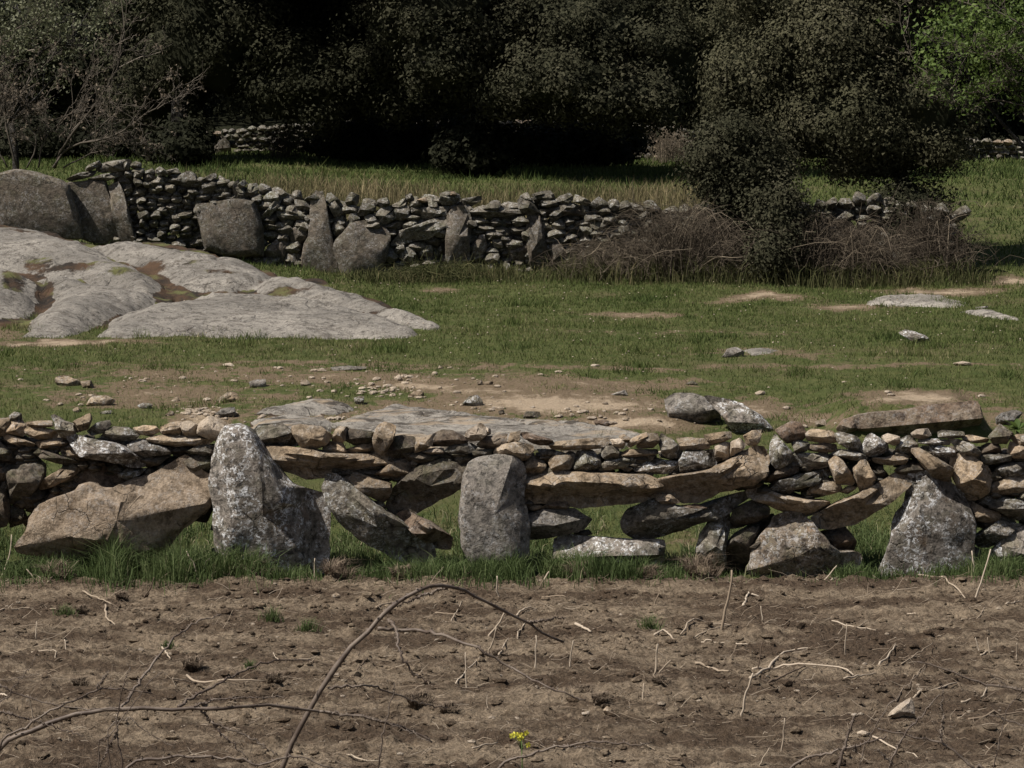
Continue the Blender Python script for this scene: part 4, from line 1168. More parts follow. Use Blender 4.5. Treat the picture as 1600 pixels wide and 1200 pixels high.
# straw and root fragments
g = Geo(); r = np.random.default_rng(33); n = 2800
Y = np.sqrt(r.uniform(14 ** 2, 20.4 ** 2, n)); X = (r.uniform(-60, 1660, n) - 800) / F * Y
for i in range(n):
    L = r.uniform(.03, .11) * (1 if r.uniform() < .9 else 1.8); a = r.normal(0, .8) + (math.pi if r.uniform() < .5 else 0); e = abs(r.normal(0, .35))
    d = np.array([math.cos(a) * math.cos(e), math.sin(a) * math.cos(e), math.sin(e)])
    p = np.array([X[i], Y[i], field_z(X[i], Y[i]) + .008])
    k = p + d * L * .5 + r.normal(0, .006, 3); q = p + d * L + r.normal(0, .01, 3)
    V, T, Q = tube_arrays([p, k, q], .0019, .0012, 3); g.add(V, T, Q, np.clip(r.normal(.42, .25), 0, 1))
tag(g.build('straw_bits', MSTK), 'short straw and root bits littering the ploughed soil', kind='stuff')
# rubble pebbles on the sandy slope
def rubble(name, spots, mat, label, seed, smax=.05):
    r = np.random.default_rng(seed); g = Geo(); V0, T0 = ICO[1]
    for cx, cy, rx, ry, n in spots:
        n = int(n * .5)
        px = r.normal(cx, rx, n); py = r.normal(cy, ry, n); Y = ground_hit(px, py)
        W = unproj(px, py, Y)
        for k in range(n):
            s = .008 + (smax - .008) * r.uniform() ** 3
            V = V0 * (1 + .3 * noise(V0 * 1.8 + r.uniform(0, 90), 7))[:, None] * [s * r.uniform(.9, 1.6), s, s * .6]
            g.add(V + W[k] + [0, 0, s * .2], T0, None, .5)
    o = g.build(name, mat, smooth=False); tag(o, label, kind='stuff')
rubble('slope_rubble', [(600, 612, 28, 7, 90), (318, 643, 26, 6, 130), (850, 640, 120, 12, 160), (500, 600, 200, 14, 130), (640, 598, 90, 8, 60), (470, 655, 60, 8, 60), (250, 610, 150, 22, 80),
                        (560, 660, 60, 8, 70), (700, 580, 200, 6, 50), (1250, 620, 200, 40, 50), (950, 660, 80, 8, 60)], M['w'], 'pale gravel and rubble bits on the bare slope behind the wall', 41, .034)

# dry uprooted tufts along the field edge
def tuft(px, py, size, label, seed, earthy=True, green=False, tn=.22):
    r = np.random.default_rng(seed)
    Y = min(float(field_hit(px, py)), 20.28); base = unproj(px, py, Y); base[2] = field_z(base[0], base[1])
    root = empty('grass_tuft', tuple(base)); tag(root, label, 'tuft')
    if earthy:
        V0, T0 = ICO[3]
        V = V0 * (1 + .28 * noise(V0 * 2 + seed, 7) + .12 * noise(V0 * 6 + seed, 8))[:, None] * [size * .8, size * .7, size * .5] + [0, 0, size * .2]
        link_mesh('root_ball', V, [T0], M_SOIL, root)
    n = int(130 if green else 520)
    a = r.uniform(0, 2 * math.pi, n); rr = np.minimum(np.abs(r.normal(0, .42, n)), 1) * size if green else size * np.sqrt(r.uniform(0, 1, n)) * .9
    P = np.stack([np.cos(a) * rr, np.sin(a) * rr * .8, size * (.02 if green else .5) * (1 - (rr / size) ** 2)], -1)
    h = r.uniform(.3, 1.15, n) * size * ((1.15 - .6 * rr / size) if green else 1.2)
    g = blades(P, h, np.full(n, .0045 if green else .005), r.uniform(.3, 1.8 if not green else 1.1, n), np.clip(r.normal(.6 if green else tn, .12, n), 0, 1), 2, seed)
    g.build('blade_cluster', MGT if green else MSTK, root, smooth=False)
for i, (x, y, s, l) in enumerate([(88, 893, .10, 'dark earthy uprooted tuft in front of the big tan slab'), (398, 890, .10, 'dry uprooted tuft in front of the tall lichened slab'),
                                  (528, 896, .11, 'brown earthy tuft in the gap right of the tall lichened slab'), (628, 902, .08, 'dry tuft below the slanting lichened slab'),
                                  (905, 898, .09, 'dry straw tuft in front of the green grass in the middle'), (1095, 912, .13, 'large pale dry grass tuft before the dark upright stone'),
                                  (1015, 890, .08, 'dry tuft at the right end of the low lichened block')]):
    tuft(x, y, s, l, 60 + i)
for i, (x, y, s, l) in enumerate([(425, 966, .12, 'sparse green tuft in the soil, leftmost of two close together'), (480, 988, .10, 'compact green tuft in the soil, right of a sparse one'),
                                  (102, 965, .09, 'dark green tuft beside dark clods at the left'), (1015, 985, .11, 'green tuft in the soil right of the middle'),
                                  (390, 1045, .06, 'faint green tuft below the arching cane'), (262, 1010, .06, 'faint small green tuft on the left soil')]):
    tuft(x, y, s, l, 80 + i, earthy=False, green=True)

for i, (x, y, s, l) in enumerate([(128, 962, .05, 'small dark root clump beside the dark green tuft at the left'), (125, 1072, .055, 'dark root clump on the soil at the lower left behind the canes'), (300, 1040, .07, 'dark root clump above the long weathered grey stick'),
                                  (190, 938, .05, 'dark loose root clump near the upper left of the soil'), (655, 1104, .085, 'broad brown root clump right of the tall arching cane'), (700, 1112, .06, 'smaller root clump touching a broad one right of the arching cane'),
                                  (912, 1086, .06, 'round dark root clump at the tip of the arching side shoot'), (938, 1104, .055, 'brown root clump just below the round dark one'), (430, 1076, .06, 'dark root clump at the right end of the weathered grey stick'),
                                  (745, 972, .05, 'dark hollow root clump under the top of the arching cane'), (1030, 1072, .05, 'flat dark root clump left of the stout tan root'), (780, 1022, .05, 'small root clump where the side shoot crosses pale sticks')]):
    tuft(x, y, s * .85, l, 100 + i, tn=.26)

# ------------------------------------------------------------------ twigs of the field
def q4(p): return [(x * .375, 880 + y * .375) for x, y in p]
def q5(p): return [(500 + x * .375, 880 + y * .375) for x, y in p]
def q6(p): return [(1000 + x * .375, 880 + y * .375) for x, y in p]
UPL = 'short pale dry twig standing up out of the ploughed soil'
LYL = 'short pale dry twig lying flat on the ploughed soil'
TW = [  # mode, radius px, tone, points, label
    ('u', 1.6, .8, [(3, 902), (11, 880), (16, 858), (17, 836)], 'tall pale curved stalk in the grass at the far left edge'),
    ('u', 1.7, .8, q4([(155,78),(110,25)]), None), ('l', 1.6, .6, q4([(200,110),(290,60),(335,20)]), 'long pale twig leaning beside the dark earthy tuft'),
    ('u', 2.2, .8, q4([(435,85),(448,50),(462,12)]), None), ('u', 1.7, .85, [(308, 912), (305, 885), (292, 861)], 'left stem of the pale V shaped twigs under the big slab'),
    ('u', 1.7, .85, [(310, 910), (318, 888), (328, 872)], 'right stem of the pale V shaped twigs under the big slab'),
    ('u', 2.0, .9, q4([(1025,75),(1060,0)]), None), ('u', 1.5, .8, q4([(1318,75),(1310,35),(1312,-20)]), None),
    ('l', 3.2, .45, q4([(1130,50),(1180,35),(1228,38)]), 'thick short brown log piece before the tall lichened slab'),
    ('l', 1.5, .6, q4([(345,125),(465,188)]), None), ('l', 1.9, .7, q4([(440,190),(443,235),(480,262)]), None), ('u', 1.4, .05, q4([(600,140),(630,100),(645,55)]), 'thin dark bent twig upright near the left field edge'),
    ('l', 1.2, .7, q4([(865,165),(960,150)]), None), ('l', 1.3, .8, q4([(130,365),(225,370),(230,400)]), None), ('l', 1.3, .1, q4([(270,325),(360,338),(460,360)]), 'thin dark twig lying on the left soil'),
    ('l', 1.8, .95, q4([(675,350),(710,395)]), None), ('u', 1.5, .9, q4([(275,360),(265,320)]), None),
    ('l', 2.3, .7, [(292, 1052), (311, 1064), (349, 1075), (416, 1075)], 'long weathered grey stick lying in the left half of the field'),
    ('l', 1.3, .8, q4([(1110,355),(1160,410)]), None), ('u', 1.2, .8, q4([(135,625),(120,545)]), None), ('l', 1.8, .9, q4([(0,545),(30,570)]), None), ('u', 1.3, .8, q4([(150,300),(150,245)]), None),
    ('l', 1.2, .05, q4([(1530,400),(1465,475)]), 'short dark twig beneath the tall arching cane'), ('l', 1.4, .55, [(-6, 961), (45, 951), (94, 962)], 'long thin grey twig lying at the left edge of the soil'),
    ('l', 1.2, .6, q4([(720,500),(820,485)]), None), ('l', 1.5, .85, q4([(1445,808),(1530,825),(1590,823)]), None),
    ('u', 1.5, .8, q5([(170,75),(185,35)]), None), ('l', 1.4, .8, [(657, 899), (690, 888), (715, 878), (730, 877)], 'pale curved stalk before the pitted grey slab'),
    ('l', 1.5, .8, q5([(610,80),(655,42)]), None), ('u', 1.8, .8, q5([(745,145),(738,95),(738,50)]), None), ('u', 2.2, .85, q5([(925,88),(955,38)]), None), ('l', 1.2, .7, q5([(540,260),(595,170)]), None),
    ('u', 2.2, .7, q5([(705,300),(740,260),(770,205)]), 'upper of two slanting pale sticks beside the arching cane'), ('u', 1.8, .65, q5([(705,360),(725,320),(735,265)]), 'lower of two slanting pale sticks beside the arching cane'),
    ('l', 1.7, .7, q5([(745,400),(785,320)]), None), ('l', 1.8, .6, q5([(815,310),(870,260)]), None), ('u', 1.7, .85, q5([(898,415),(900,300)]), None), ('u', 1.7, .85, q5([(1042,405),(1055,320)]), None),
    ('l', 1.7, .5, q5([(925,140),(1030,148)]), None), ('l', 1.5, .6, q5([(480,220),(600,225)]), None), ('l', 2.0, .55, q5([(235,190),(290,175),(400,160)]), 'pale brown stick lying under the bend of the arching cane'),
    ('l', 1.8, .7, q5([(820,215),(860,200),(905,195)]), None), ('u', 1.3, .9, q5([(612,505),(605,375)]), None), ('l', 1.3, .7, q5([(565,505),(670,385)]), None),
    ('u', 1.9, .8, q5([(1390,480),(1400,430),(1405,335)]), 'left stem of a pale forked twig right of the middle'), ('u', 1.8, .6, q5([(1410,460),(1460,400)]), 'right stem of a pale forked twig right of the middle'),
    ('l', 3.0, .75, q5([(1065,275),(1130,295)]), None), ('u', 1.6, .7, q5([(1395,170),(1412,125)]), None), ('l', 1.7, .75, q5([(635,800),(740,775)]), None), ('u', 1.4, .7, q5([(1345,570),(1350,500)]), None),
    ('l', 1.5, .6, q5([(1395,310),(1440,295),(1475,318)]), None),
    ('u', 2.8, .45, [(1129, 985), (1133, 951), (1142, 921), (1143, 890)], 'thick brown stake standing in the soil before the dark boulder'),
    ('l', 2.4, .95, q6([(430,178),(455,145)]), None), ('l', 1.7, .95, q6([(465,150),(510,152)]), None), ('u', 1.8, .8, q6([(755,88),(820,10)]), None),
    ('l', 1.9, .85, [(1435, 906), (1484, 923), (1508, 939)], 'long pale curved root before the pale lichened slab'),
    ('u', 2.0, .85, [(1523, 939), (1533, 910), (1548, 858)], 'long pale stalk rising against the right end of the wall'), ('u', 1.8, .85, [(1526, 910), (1521, 885), (1519, 861)], 'short pale stalk left of a longer one at the right wall end'),
    ('u', 1.2, .7, q6([(512,250),(505,180)]), None), ('l', 1.5, .7, q6([(170,300),(220,265),(300,255),(380,262)]), 'curved pale root lying left of the thick brown stake'),
    ('l', 1.5, .7, q6([(210,310),(300,280),(380,262)]), None), ('l', 2.0, .7, q6([(60,310),(100,298),(145,318)]), None), ('l', 1.5, .8, q6([(255,330),(355,338)]), None), ('l', 1.4, .8, q6([(400,340),(450,345)]), None),
    ('u', 1.4, .8, q6([(855,370),(860,250)]), None), ('l', 1.3, .8, q6([(800,240),(900,260),(1015,278)]), 'long thin pale root lying on the dark soil right of centre'),
    ('l', 1.4, .9, q6([(1115,212),(1150,225)]), None), ('l', 1.5, .8, q6([(1525,205),(1590,178)]), None), ('l', 1.4, .6, q6([(1340,248),(1400,230),(1440,195)]), None), ('l', 2.0, .75, q6([(990,430),(1030,380),(1065,340)]), 'bent pale stick at the right of the bleached sticks'),
    ('u', 1.5, .02, q6([(495,450),(500,400),(510,330)]), 'dark upright twig behind the bleached bent stick'),
    ('l', 2.6, .9, [(1172, 1067), (1199, 1047), (1225, 1017), (1268, 1014)], 'thick bleached stick bent like an L on the right soil'),
    ('l', 2.3, .9, q6([(470,455),(520,436),(600,430),(660,450),(830,455),(890,475)]), 'longest bleached stick lying beside the L shaped one'),
    ('u', 2.4, .85, q6([(425,635),(440,540),(470,455)]), 'bleached stick standing below the L shaped stick'), ('l', 2.0, .05, q6([(535,495),(690,455)]), 'dark wet stick lying under the longest bleached stick'),
    ('l', 1.8, .8, q6([(850,490),(985,465)]), None), ('l', 2.6, .6, q6([(230,410),(290,415),(330,445),(370,458)]), 'stout tan root lying left of the bleached sticks'),
    ('u', 1.8, .8, q6([(62,470),(75,335)]), None), ('l', 1.3, .5, q6([(1090,430),(1220,340)]), None), ('u', 1.9, .8, q6([(590,770),(600,640)]), 'pale twig standing near the bottom right of the middle'),
    ('u', 1.4, .7, q6([(500,840),(540,770)]), None), ('u', 1.6, .7, q6([(10,560),(15,500)]), None), ('l', 2.2, .6, q6([(1140,555),(1250,520),(1320,500)]), 'weathered stick lying above the cream stone'),
    ('l', 2.0, .8, q6([(1340,580),(1420,560),(1445,520)]), None), ('l', 1.9, .75, q6([(970,735),(1080,770),(1160,810)]), None), ('l', 2.4, .3, q6([(1370,635),(1500,622),(1620,610)]), 'long dark stick lying at the right edge'),
    ('u', 1.4, .4, q6([(1495,770),(1505,710),(1540,665)]), None), ('u', 1.1, .8, q6([(1455,370),(1450,310)]), None), ('u', 1.1, .8, q6([(1410,360),(1398,310)]), None), ('u', 1.3, .8, q6([(1570,375),(1567,330)]), None),
    ('l', 1.8, .7, q6([(1420,380),(1480,365)]), None), ('l', 1.3, .4, q6([(1065,570),(1130,500),(1190,430)]), None),
]
USED = set()
LAND = [('big tan slab', 200, 880), ('tall lichened slab', 430, 880), ('pitted grey slab', 780, 880), ('thick brown stake', 1136, 940), ('pale lichened slab at the right', 1450, 890), ('sparse green tuft', 425, 960),
        ('compact green tuft', 480, 985), ('dark green tuft at the left', 102, 962), ('green tuft right of the middle', 1015, 982), ('long weathered grey stick', 350, 1068), ('top of the arching cane', 700, 917),
        ('tip of the arching cane', 880, 1003), ('broad brown root clump', 655, 1104), ('round dark root clump', 912, 1086), ('yellow flower', 815, 1150), ('flat beige cobble', 928, 1155), ('L shaped bleached stick', 1210, 1040),
        ('longest bleached stick', 1290, 1050), ('cream angular stone', 1410, 1108), ('white stone chip', 1350, 1145), ('pale forked twig', 1035, 1040), ('stout tan root', 1112, 1044), ('reddish cut stem', 1320, 1160), ('earthy tuft at the field edge', 88, 893)]
for i, (mode, rp, tone, pts, lab) in enumerate(TW):
    a = np.array(pts, float)
    if mode == 'u':
        Yb = float(field_hit(a[0, 0], a[0, 1] + 1.5))
        W = unproj(a[:, 0], a[:, 1], Yb); W[:, 1] += np.linspace(0, rng.uniform(-.04, .04), len(W))
        W = np.concatenate([[W[0] + [0, 0, -.04]], W])
    else:
        Yb = field_hit(a[:, 0], a[:, 1]); W = np.array([unproj(p[0], p[1], y) for p, y in zip(a, Yb)])
        W[:, 2] = field_z(W[:, 0], W[:, 1]) + .012
    rm = rp / F * float(np.mean(Yb)) * 1.0
    path = smooth_path(W, 10, min(.003, .012 * float(np.linalg.norm(W[-1] - W[0]))))
    if mode == 'l': path[:, 2] = np.maximum(path[:, 2], field_z(path[:, 0], path[:, 1]) + rm * .8)
    V, T, Q = tube_arrays(path, rm, rm * .55, 6)
    g = Geo(); g.add(V, T, Q, np.clip(tone + .08 * rng.normal(), 0, 1))
    c = path[0]
    o = g.build('twig', MSTK, None, tuple(c))
    if not lab:
        # name the twig by what it lies beside
        mx, my = a.mean(0); best = None
        for nm_, lx, ly in LAND:
            dx_, dy_ = mx - lx, my - ly
            dr = ('right of' if dx_ > 0 else 'left of') if abs(dx_) > abs(dy_) else ('below' if dy_ > 0 else 'above')
            k = (mode, nm_, dr)
            if k in USED: continue
            dd = math.hypot(dx_, dy_)
            if best is None or dd < best[0]: best = (dd, k)
        USED.add(best[1])
        lab = 'short pale dry twig %s %s the %s' % ('standing up' if mode == 'u' else 'lying flat', best[1][2], best[1][1])
    tag(o, lab, 'twig', 'dry twigs on the ploughed soil')

# stones lying on the soil
FR = [('w', q6([(1035,630),(1080,590),(1130,563),(1142,600),(1140,645),(1100,648),(1085,632),(1040,640)]), 'cream angular stone on the soil at the lower right'),
      ('w', q6([(905,705),(925,697),(962,708),(940,725),(910,722)]), 'bright white flat stone chip below the cream stone'),
      ('t', q5([(1180,610),(1195,597),(1213,605),(1210,625),(1185,626)]), 'round beige cobble in the middle of the lower soil'),
      ('w', q5([(1090,622),(1125,616),(1122,630),(1095,632)]), 'tiny bright white chip left of the beige cobble'),
      ('t', q5([(556,728),(575,713),(600,722),(596,738),(562,740)]), 'oval beige cobble lower left of the yellow flower'),
      ('t', q5([(1112,735),(1140,720),(1172,728),(1168,742),(1120,744)]), 'flat beige cobble right of the yellow flower'),
      ('t', q5([(1410,835),(1430,817),(1460,828),(1455,850),(1412,850)]), 'beige cobble at the bottom edge right of the middle'),
      ('t', q6([(78,832),(100,815),(126,828),(120,850),(85,850)]), 'beige cobble close to the bottom edge under a crooked root'),
      ('w', q6([(1147,508),(1165,502),(1172,512),(1155,517)]), 'small whitish stone above the cream angular stone'),
      ('t', q4([(1380,135),(1400,123),(1412,135),(1405,148),(1385,148)]), 'round brown cobble near the top of the soil left of centre'),
      ('t', q5([(48,135),(65,124),(84,132),(80,148),(52,148)]), 'small brown cobble below the earthy tuft'),
      ('w', q5([(1240,218),(1252,208),(1262,216),(1254,225)]), 'small round white pebble right of the middle'),
      ('t', q5([(990,735),(1003,725),(1015,733),(1010,745),(993,745)]), 'small beige pebble between flower and flat cobble')]
for i, (m, pts, lab) in enumerate(FR):
    a = np.array(pts); Y = float(field_hit(a[:, 0].mean(), a[:, 1].max() - 1))
    o = poly_stone('field_stone', [(x, y + (1.5 if y > a[:, 1].mean() else 0)) for x, y in pts], Y + .03, M[m], None, float(np.clip(np.ptp(a[:, 0]) / F * Y * .8, .03, .14)), 4000 + i, N=26, rings=9)
    tag(o, lab, 'stone')

# ------------------------------------------------------------------ trees
def leaf_cloud(centers, spread, per, size, tone_c, seed, out=None):
    """small pointed leaf faces round the centres, turned outwards"""
    r = np.random.default_rng(seed); n = len(centers) * per
    C = np.repeat(centers, per, 0)
    d = r.normal(0, 1, (n, 3))
    P = C + d * spread * .55
    o = np.repeat(out, per, 0) if out is not None else d
    nrm = o * .9 + d * .25 + r.normal(0, .38, (n, 3)) + [0, 0, .25]; nrm /= np.linalg.norm(nrm, axis=1)[:, None]
    a = np.cross(nrm, r.normal(0, 1, (n, 3))); a /= np.linalg.norm(a, axis=1)[:, None] + 1e-9
    b = np.cross(nrm, a)
    s = size * r.uniform(.6, 1.3, n)
    A = a * s[:, None]; B = b * s[:, None] * .40
    V = np.stack([P - A * .5 - B, P - A * .4 + B, P + A * .7], 1).reshape(-1, 3)
    T = np.arange(n * 3).reshape(-1, 3)
    tone = np.clip(np.repeat(tone_c, per) + .09 * r.normal(0, 1, n), 0, 1)
    return V, T, np.repeat(tone, 3)

def branch_tubes(g, p0, p1, r0, r1, bend, r, sides=5, n=7, tone=.5):
    t = np.linspace(0, 1, n)[:, None]; p0 = np.asarray(p0, float); p1 = np.asarray(p1, float)
    off = r.normal(0, 1, 3) * bend * np.linalg.norm(p1 - p0)
    P = p0 * (1 - t) + p1 * t + off * np.sin(t * math.pi)
    V, T, Q = tube_arrays(P, r0, r1, sides); g.add(V, T, Q, tone); return P

def oak(name, label, tx, Y, blobs, leafm, seed, trunk_r=.22, n_clump=900, per=14, size=.065, basey=None, tone0=.45, cat='tree', stems=None, group=None, inner=True):
    """blobs: photo-px ellipsoids (cx, cy, rx, ry, dY) at distance Y"""
    r = np.random.default_rng(seed)
    X = (tx - 800) / F * Y; z0 = float(terrain(X, Y)) if basey is None else basey
    root = empty(name, (X, Y, z0)); tag(root, label, cat, group)
    B = []
    for cx, cy, rx, ry, dy in blobs:
        c = unproj(cx, cy, Y + dy); B.append((c, np.array([rx / F * Y, rx / F * Y * .9, ry / F * Y])))
    vol = np.array([b[1].prod() ** .67 for b in B]); vol /= vol.sum()
    g = Geo(); cs = []; tn = []; ou = []
    Vc, Tc = ICO[2]
    for (c, e), w in zip(B, vol):
        # boughs on the blob, each a rounded tuft of sprigs; a dense core painted dark as their inner shade
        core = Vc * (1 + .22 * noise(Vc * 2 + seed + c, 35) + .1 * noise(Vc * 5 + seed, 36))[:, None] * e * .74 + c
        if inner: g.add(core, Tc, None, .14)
        nb_ = max(9, int(15 * (e.prod() ** .67) / (.5 * e.min()) ** 1.2)); nb_ = min(nb_, 70)
        n = max(20, int(n_clump * w))
        d = r.normal(0, 1, (nb_, 3)); d[:, 1] -= .35; d /= np.linalg.norm(d, axis=1)[:, None]
        bc = c + d * e * r.uniform(.62, .95, nb_)[:, None]
        br = np.clip(e.mean() * r.uniform(.22, .42, nb_), .16, .75)
        bt = r.normal(0, .09, nb_)
        k = r.integers(0, nb_, n)
        q = r.normal(0, 1, (n, 3)); q += d[k] * .9; q /= np.linalg.norm(q, axis=1)[:, None]
        cs.append(bc[k] + q * (br[k] * r.uniform(.6, 1.08, n))[:, None] * [1.1, 1.1, .8]); ou.append(q)
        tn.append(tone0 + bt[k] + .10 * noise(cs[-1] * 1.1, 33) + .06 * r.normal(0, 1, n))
    cs = np.concatenate(cs); tn = np.concatenate(tn); ou = np.concatenate(ou)
    V, T, tone = leaf_cloud(cs, .20, per, size, tn, seed, ou)
    k = (V[::3, 2] > terrain(V[::3, 0], V[::3, 1]) + .1)
    kk = np.repeat(k, 3); V = V[kk]; tone = tone[kk]
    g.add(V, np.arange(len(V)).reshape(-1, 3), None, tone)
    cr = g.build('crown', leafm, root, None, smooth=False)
    cr.location = -np.array(root.location)
    tg = Geo()
    ctr = sum(b[0] * w for b, w in zip(B, vol))
    fork = np.array([X, Y, z0 + max(.6, (ctr[2] - z0) * .45)])
    branch_tubes(tg, (X, Y, z0 - .1), fork, trunk_r, trunk_r * .75, .05, r, 10, 8)
    for c, e in B:
        P = branch_tubes(tg, fork, c + e * r.normal(0, .2, 3), trunk_r * .36, trunk_r * .1, .10, r, 6, 8)
        for _ in range(5):
            d = r.normal(0, 1, 3); d /= np.linalg.norm(d)
            branch_tubes(tg, P[r.integers(4, 8)], c + d * e * .85, trunk_r * .14, .012, .1, r, 4, 6)
    tr = tg.build('trunk', MTR, root, None); tr.location = -np.array(root.location)
    return root

# the dark oaks behind the older wall
oak('holm_oak', 'dark holm oak with low crown standing at the upper left behind the wall', 285, 55, [(330, 60, 120, 110, 0), (250, 130, 90, 80, 1), (420, 40, 110, 110, 1), (480, 130, 110, 80, 0), (230, -20, 110, 90, 1), (360, -100, 150, 70, 0), (400, -110, 150, 80, 1), (200, -140, 150, 80, 1)], MLF, 201, .2, 3600, 22, .062)  # upper blobs out of view are added to shade the ground below
oak('holm_oak', 'wide dark holm oak left of the thick trunk in the middle', 560, 57, [(560, 30, 110, 90, 0), (640, 70, 100, 80, -2.2), (540, 125, 110, 52, -1.5), (655, 145, 85, 42, -2), (600, -80, 170, 90, 0), (480, 10, 90, 80, 1), (540, -100, 150, 70, 0)], MLF, 202, .2, 4400, 22, .062)  # unseen top blobs added so the hollow underneath stays dark
oak('holm_oak', 'dark holm oak with the thick black trunk in the middle', 755, 52.5, [(700, 20, 110, 70, -1.2), (810, 40, 110, 65, -1), (930, 50, 120, 75, -1.4), (1020, 90, 90, 80, -1.4), (880, 125, 100, 50, -2.2), (980, 155, 90, 45, -2.2), (800, -110, 240, 90, 1), (600, -140, 200, 90, 0), (660, -90, 140, 60, -1.2), (690, 90, 70, 60, -1.5), (780, 110, 70, 45, 1.5), (1030, -20, 100, 90, 1), (800, 140, 70, 38, -1.4)], MLF, 203, .2, 6800, 22, .058, tone0=.55)  # crown blobs above the view added to keep sun off the trunk
oak('holm_oak', 'olive green holm oak between the dark middle oak and the right oak', 1150, 52, [(1130, 40, 90, 90, 0), (1080, 120, 60, 70, 1), (1200, -20, 120, 100, 0), (1130, 160, 60, 50, 0)], MLF2, 204, .22, 1900, 22, .055, tone0=.5)
oak('holm_oak', 'large brownish holm oak overhanging the right end of the older wall', 1405, 39.3, [(1290, 80, 125, 95, 0), (1400, 60, 110, 95, 0), (1200, 130, 95, 80, .3), (1330, 170, 120, 80, -.2), (1430, 170, 90, 90, -.3), (1250, -10, 110, 90, .2), (1380, -60, 120, 80, 0), (1470, 215, 50, 58, 0), (1370, 230, 90, 55, 0), (1260, 200, 70, 60, 0)], MLF2, 205, .13, 5200, 24, .042, tone0=.6)
oak('oak_bush', 'small bushy oak growing out of the older wall left of the right oak', 1175, 37.6, [(1150, 240, 68, 50, 0), (1200, 275, 52, 45, 0), (1108, 262, 36, 32, 0), (1185, 335, 42, 34, 0), (1145, 300, 44, 32, 0), (1215, 340, 48, 38, -.5), (1205, 392, 40, 32, -.8)], MLF, 206, .06, 1500, 22, .040, tone0=.6, cat='bush')
oak('oak_bush', 'dark leafy undergrowth on the older wall under the right oak', 1420, 38.4, [(1425, 330, 55, 40, 0), (1400, 375, 60, 40, 0), (1470, 380, 30, 35, 0)], MLF, 207, .05, 700, 18, .042, tone0=.3, cat='bush')
# dark leaf masses added to stand in for deep shade below the oaks
for i, (x, w, Yb, lab) in enumerate([(540, 60, 57, 'dark leaf mass added as deep shade under the left oaks'), (600, 70, 57, 'dark leaf mass added as shade far left of the thick trunk'), (680, 75, 57, 'dark leaf mass added as shade left of the thick trunk'), (850, 80, 56, 'dark leaf mass added as shade right of the thick trunk'),
                                  (940, 65, 56, 'dark leaf mass added as shade left of the brushwood heap'), (742, 48, 51.5, 'low dark leaf mass added as shade at the foot of the thick trunk'), (200, 70, 57, 'dark leaf mass added as shade before the far wall behind the bare bush'), (275, 45, 53.5, 'dark leaf mass added as shade left of the lit piece of far wall'), (60, 90, 57, 'dark leaf mass added as shade behind the bare bush at the left edge')]):
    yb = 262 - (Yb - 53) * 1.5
    oak('shade_filler', lab, x, Yb, [(x, yb - 26, w, 26, 0), (x + 15, yb - 44, w * .8, 22, .5)], MLF, 220 + i, .05, 420, 16, .085, tone0=.03, cat='bush')
oak('fresh_green_tree', 'bright green leafed tree with thin drooping branches at the upper right', 1640, 36, [(1530, 45, 70, 38, 0), (1600, 70, 70, 60, 0), (1600, 0, 90, 45, .3), (1500, 95, 60, 26, 0), (1570, 140, 60, 30, .2), (1475, 55, 45, 26, 0), (1650, 60, 60, 90, .3)], MLFB, 208, .08, 430, 12, .05, tone0=.5, inner=False)
oak('grey_leafed_bush', 'grey green half leafed bush at the upper left corner', 20, 44, [(40, 30, 60, 45, 0), (110, 20, 50, 40, .3), (20, 90, 60, 35, 0), (130, 60, 40, 30, 0), (-20, 40, 50, 60, 0), (90, 115, 30, 14, 0)], MLFG, 209, .06, 330, 9, .045, tone0=.4, cat='bush', inner=False)
# more oaks further back close the view
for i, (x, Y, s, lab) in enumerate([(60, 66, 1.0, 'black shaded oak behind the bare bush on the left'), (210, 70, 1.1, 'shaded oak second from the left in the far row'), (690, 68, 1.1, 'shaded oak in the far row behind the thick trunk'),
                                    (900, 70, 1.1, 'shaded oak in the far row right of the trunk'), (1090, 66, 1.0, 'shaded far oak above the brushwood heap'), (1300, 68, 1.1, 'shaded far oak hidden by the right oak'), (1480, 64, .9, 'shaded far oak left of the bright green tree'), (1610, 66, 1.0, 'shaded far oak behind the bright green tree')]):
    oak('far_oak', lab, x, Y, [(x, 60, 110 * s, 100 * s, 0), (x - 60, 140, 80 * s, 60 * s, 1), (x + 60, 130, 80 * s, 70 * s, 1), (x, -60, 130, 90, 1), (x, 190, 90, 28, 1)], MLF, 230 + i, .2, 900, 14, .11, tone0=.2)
# far wood as a mass
g = Geo(); r = np.random.default_rng(250)
n = 5200; Y = r.uniform(78, 100, n); px = r.uniform(-500, 2100, n); X = (px - 800) / F * Y
zz = terrain(X, Y) + r.uniform(0, 1, n) * (6 + 2 * n2(X * .15, Y * .1, 90))
V, Q, tone = leaf_cloud(np.stack([X, Y, zz], -1), .9, 12, .30, .25 + .2 * n2(X * .3, zz * .3, 91), 251)
g.add(V, Q, None, tone)
tag(g.build('oak_wood', MLF, smooth=False), 'dark oak wood closing the view behind the trees', 'wood', kind='stuff')

